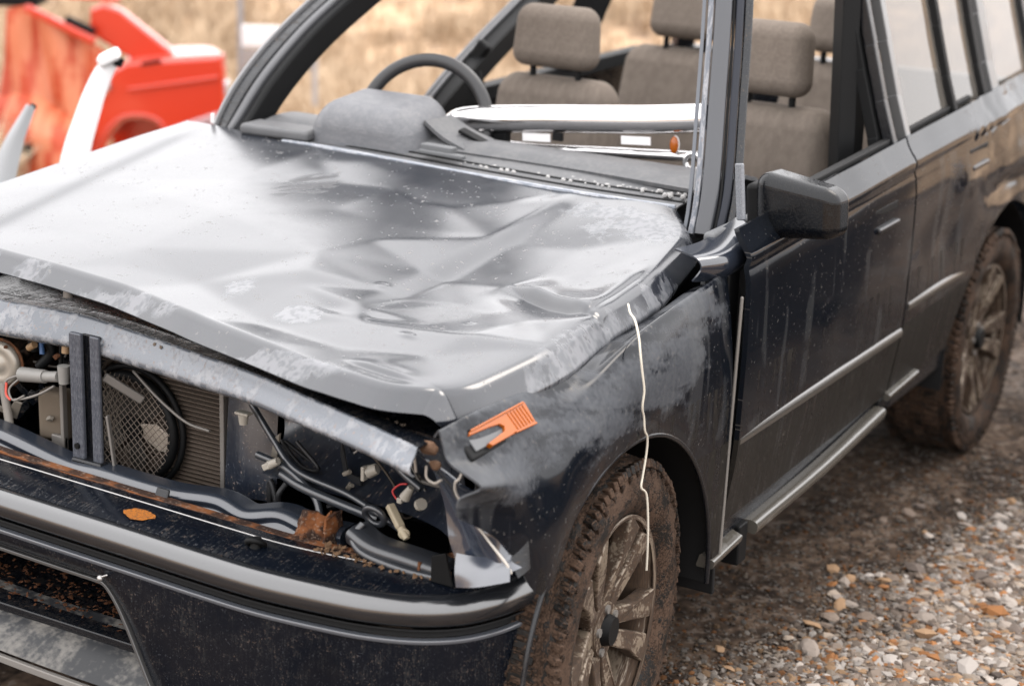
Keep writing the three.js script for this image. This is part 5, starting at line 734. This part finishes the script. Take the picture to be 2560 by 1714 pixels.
// ---- red wreck ----
{
  const D = 12, k = D / 4282, p0 = V(-5.679, -0.282, -5.812), g = thing('red_wreck', 'wrecked bright red car with its side torn open, in dry grass behind the bonnet', 'car', [p0.x, p0.y, p0.z]); g.rotation.y = faceYaw;
  const L = (x, y, z = 0) => [(x - 250) * k, (330 - y) * k * 1.03, z];
  const red = phy({ color: rgb(0.46, 0.026, 0.006), roughness: 0.28, clearcoat: 0.8, clearcoatRoughness: 0.1 }), inner = std({ map: tex(256, 256, (u, v) => { const s = fbm(u * 22, v * 3, 701, 3, 0), f = fbm(u * 30, v * 30, 703, 3); return mix3([0.38, 0.050, 0.014], [0.50, 0.17, 0.085], sst(0.4, 0.65, s * 0.8 + f * 0.2)); }, true), roughness: 0.5 });
  const q = (pts, d, b = 0.01) => extr(pts.map(([x, y]) => { const l = L(x, y); return [l[0], l[1]]; }), d, b);
  mesh('rear_wing', [at(q([[225, 380], [232, 345], [250, 300], [285, 262], [330, 256], [370, 268], [388, 300], [470, 272], [508, 240], [508, 160], [505, 130], [420, 138], [300, 150], [268, 170], [240, 240], [205, 330], [195, 390]], 0.10, 0.025), 0, 0, -0.05)], red, g);
  mesh('wing_crease', [bar(L(300, 202, 0.085), L(506, 168, 0.085), 0.02, 0.025, 0.008), tube([L(225, 350, 0.08), L(245, 302, 0.08), L(285, 264, 0.08), L(330, 257, 0.08), L(368, 268, 0.08), L(388, 298, 0.08)], 0.014, 30, 8)], red, g);
  mesh('boot_lid', [patch([[L(300, 150, 0.02), L(400, 136, 0.02), L(508, 126, 0.02)], [L(285, 146, -0.15), L(385, 133, -0.15), L(490, 126, -0.15)], [L(285, 143, -0.3), L(370, 131, -0.3), L(460, 126, -0.3)]], 5, uvXY, 0.02, true)], red, g);
  mesh('roof_pillar', [at(q([[218, 40], [240, 30], [275, 40], [380, 118], [400, 135], [330, 150], [262, 112], [215, 85]], 0.06, 0.02), 0, 0, -0.12)], red, g);
  mesh('roof_edge', [bar(L(98, 12, -0.2), L(270, 16, -0.15), 0.05, 0.03), bar(L(75, 32, 0.05), L(230, 100, 0.08), 0.05, 0.05, 0.012)], red, g);
  mesh('inner_wall', [patch([[L(30, 40, -0.05), L(75, 35, -0.05), L(150, 75, -0.02), L(235, 110, 0)], [L(15, 150, 0.0), L(80, 140, -0.05), L(150, 160, 0.0), L(268, 175, 0.02)], [L(5, 235, 0.05), L(80, 225, 0.02), L(150, 270, 0.03), L(235, 250, 0.05)]], 8, uvXY, 0.02, false, (v) => { v.z += 0.03 * Math.sin(v.x * 26 + v.y * 5); })], inner, g, 'pressed inner panel with streaks');
  mesh('inner_floor', [patch([[L(5, 232, 0.05), L(80, 225, 0.04), L(150, 262, 0.05), L(225, 290, 0.05)], [L(20, 300, 0.25), L(90, 285, 0.25), L(150, 305, 0.25), L(205, 340, 0.2)], [L(20, 385, 0.3), L(90, 385, 0.3), L(150, 385, 0.3), L(195, 390, 0.25)]], 8, uvXY, 0.02, false, (v) => { v.z += 0.05 * (fbm(v.x * 8 + 9, v.y * 8 + 9, 711, 2) - 0.5); })], inner, g);
  mesh('window_gap', [box(...L(195, 68, 0.04), 0.20, 0.05, 0.05, 0.01, 0, 0, -0.42), box(...L(355, 140, 0.075), 0.13, 0.022, 0.02, 0.006, 0, 0, 0.2)], M.black, g);
  mesh('door', [at(q([[-60, 80], [8, 70], [20, 120], [20, 240], [8, 330], [-30, 420], [-60, 420]], 0.05, 0.02), 0, 0, 0.3)], red, g, 'door edge');
  { const P = [], n = 14; for (let j = 0; j < 2; j++) for (let i = 0; i <= n; i++) { const t = i / n * Math.PI, c = L(312, 330); P.push(V(c[0] - Math.cos(t) * 0.20, c[1] + Math.sin(t) * 0.205, -0.02 - j * 0.42)); } mesh('wheel_housing', gridGeo(P, n + 1, 2, uvXY, true), red, g); const c = L(312, 330); mesh('housing_wall', box(c[0], c[1] + 0.06, -0.45, 0.5, 0.34, 0.02), red, g); }
  mesh('roof_liner', [box(...L(40, 15, -0.2), 0.30, 0.13, 0.3, 0.03)], M.black, g);
  mesh('bumper', [bar(L(385, 305, 0.08), L(512, 258, 0.05), 0.06, 0.10, 0.02)], std({ color: rgb(0.42, 0.26, 0.265), roughness: 0.3, metalness: 0.4 }), g); mesh('tail_lamp', [box(...L(515, 195, -0.02), 0.05, 0.09, 0.12, 0.015)], std({ color: rgb(0.55, 0.56, 0.60), roughness: 0.2, metalness: 0.5 }), g);
  mesh('fuel_flap', [box(...L(255, 195, 0.10), 0.05, 0.04, 0.03, 0.008)], M.metal, g); mesh('black_box', [box(...L(82, 328, 0.34), 0.12, 0.09, 0.06, 0.01)], M.black, g);
}
// ---- white bumper shell and grey strip standing behind the bonnet ----
{
  
  const w = thing('white_bumper', 'curved white bumper shell with a dark open end, standing on end before the red wreck', 'bumper', [0, 0, 0]);
  const pts = [[-1.809, 1.121, -1.524], [-1.826, 1.079, -1.499], [-1.841, 1.008, -1.466], [-1.85, 0.931, -1.435], [-1.858, 0.847, -1.401], [-1.858, 0.75, -1.367], [-1.852, 0.638, -1.332], [-1.838, 0.527, -1.302]]; { const e = pts[pts.length - 1]; pts.push([e[0], 0.02, e[2] + 0.1]); }
  const ring = []; pts.forEach((p, i) => { const rx = Math.cos(faceYaw), rz = -Math.sin(faceYaw), W = 0.026 + 0.004 * i; ring.push([-1, -0.6, 0, 0.6, 1].map((t) => [p[0] + rx * t * W, p[1], p[2] + rz * t * W + 0.02 * (1 - t * t)])); });
  mesh('shell', [patch(ring, 5, uvXY, 0.006, false)], M.white, w);
  const c1 = [-1.848, 1.11, -1.498], c2 = [-1.795, 1.143, -1.539]; mesh('end_lip', [bar(c1, c2, 0.10, 0.035, 0.012)], M.white, w); mesh('open_end', [bar([-1.8, 1.101, -1.522], [-1.793, 1.129, -1.536], 0.05, 0.03, 0.006)], M.black, w);
  const s = thing('grey_strip', 'bent grey plastic strip with a dark tip, leftmost of the pieces standing behind the bonnet', 'strip', [0, 0, 0]);
  const p2 = [[-2.016, 0.967, -1.354], [-2.028, 0.917, -1.33], [-2.042, 0.861, -1.302], [-2.051, 0.798, -1.276], [-2.051, 0.714, -1.247], [-2.036, 0.575, -1.207]]; { const e = p2[p2.length - 1]; p2.push([e[0], 0.02, e[2] + 0.1]); }
  const r2 = []; p2.forEach((p, i) => { const rx = Math.cos(faceYaw), rz = -Math.sin(faceYaw), W = 0.012 + 0.008 * Math.min(i, 3); r2.push([-1, 0, 1].map((t) => [p[0] + rx * t * W, p[1], p[2] + rz * t * W + 0.015 * (1 - t * t)])); });
  mesh('blade', [patch(r2, 5, uvXY, 0.006, false)], std({ color: rgb(0.26, 0.268, 0.275), roughness: 0.45 }), s); mesh('tip', [bar([-2.024, 0.927, -1.336], [-2.009, 0.97, -1.359], 0.02, 0.02, 0.004)], M.black, s);
}
// ---- grey frame with a white panel in the grass ----
{
  const D = 13, p0 = V(-5.454, 0.113, -7.275), k = D / 4282, g = thing('panel_stand', 'grey metal frame holding a white panel, standing in the dry grass behind the windscreen opening', 'frame', [p0.x, p0.y - 0.15, p0.z]); g.rotation.y = faceYaw;
  mesh('post', [box(-80 * k, 80 * k, 0, 12 * k, 260 * k, 0.04, 0.008)], std({ color: rgb(0.22, 0.22, 0.23), roughness: 0.5 }), g); mesh('post', [box(90 * k, 80 * k, 0, 12 * k, 260 * k, 0.04, 0.008)], std({ color: rgb(0.34, 0.32, 0.31), roughness: 0.5 }), g);
  mesh('panel', [box(5 * k, 105 * k, 0.01, 165 * k, 50 * k, 0.04, 0.012)], M.white, g); mesh('lower_panel', [box(5 * k, 55 * k, 0.01, 165 * k, 45 * k, 0.03, 0.012)], std({ color: rgb(0.26, 0.235, 0.22), roughness: 0.6 }), g); mesh('top_rail', [box(5 * k, 200 * k, 0, 180 * k, 14 * k, 0.04, 0.008)], std({ color: rgb(0.3, 0.29, 0.28), roughness: 0.5 }), g);
}
// ---- dark car parked beside, out of the picture; the near doors mirror it ----
{
  const g = thing('parked_car', 'dark stripped car shell parked to the right, outside the picture', 'car', [2.55, 0, -2.85]); g.scale.z = 0.74;
  const dark = phy({ color: rgb(0.006, 0.006, 0.008), roughness: 0.3 }), sec = (z, w, yb, yt, wt) => [[-w, yb, z], [-w - 0.03, yb + (yt - yb) * 0.55, z], [-w, yt * 0.98, z], [-wt, yt, z], [wt, yt, z], [w, yt * 0.98, z], [w + 0.03, yb + (yt - yb) * 0.55, z], [w, yb, z]];
  mesh('body', [patch([sec(-1.6, 0.70, 0.3, 0.75, 0.5), sec(-1.5, 0.78, 0.22, 0.92, 0.7), sec(-0.6, 0.80, 0.2, 0.95, 0.7), sec(0.5, 0.80, 0.2, 0.92, 0.7), sec(1.3, 0.78, 0.22, 0.78, 0.65), sec(1.5, 0.68, 0.3, 0.62, 0.5)], 4, uvZYm, 0.01, false)], dark, g);
  for (const [x, z] of [[-0.72, 1.0], [0.72, 1.0], [-0.72, -1.05], [0.72, -1.05]]) { const w = part('wheel', g); mesh('tyre', [at(new THREE.TorusGeometry(0.24, 0.075, 10, 30), x, 0.31, z, 0, Math.PI / 2)], M.rubber, w); mesh('rim', [at(new THREE.CylinderGeometry(0.20, 0.20, 0.12, 24), x, 0.31, z, 0, 0, Math.PI / 2)], M.dullmetal, w); }
}
// ---------- render ----------
const renderer = new THREE.WebGLRenderer({ antialias: true });
renderer.toneMapping = THREE.LinearToneMapping;
renderer.toneMappingExposure = EXPOSURE;
renderer.shadowMap.enabled = true;
renderer.render(scene, camera);
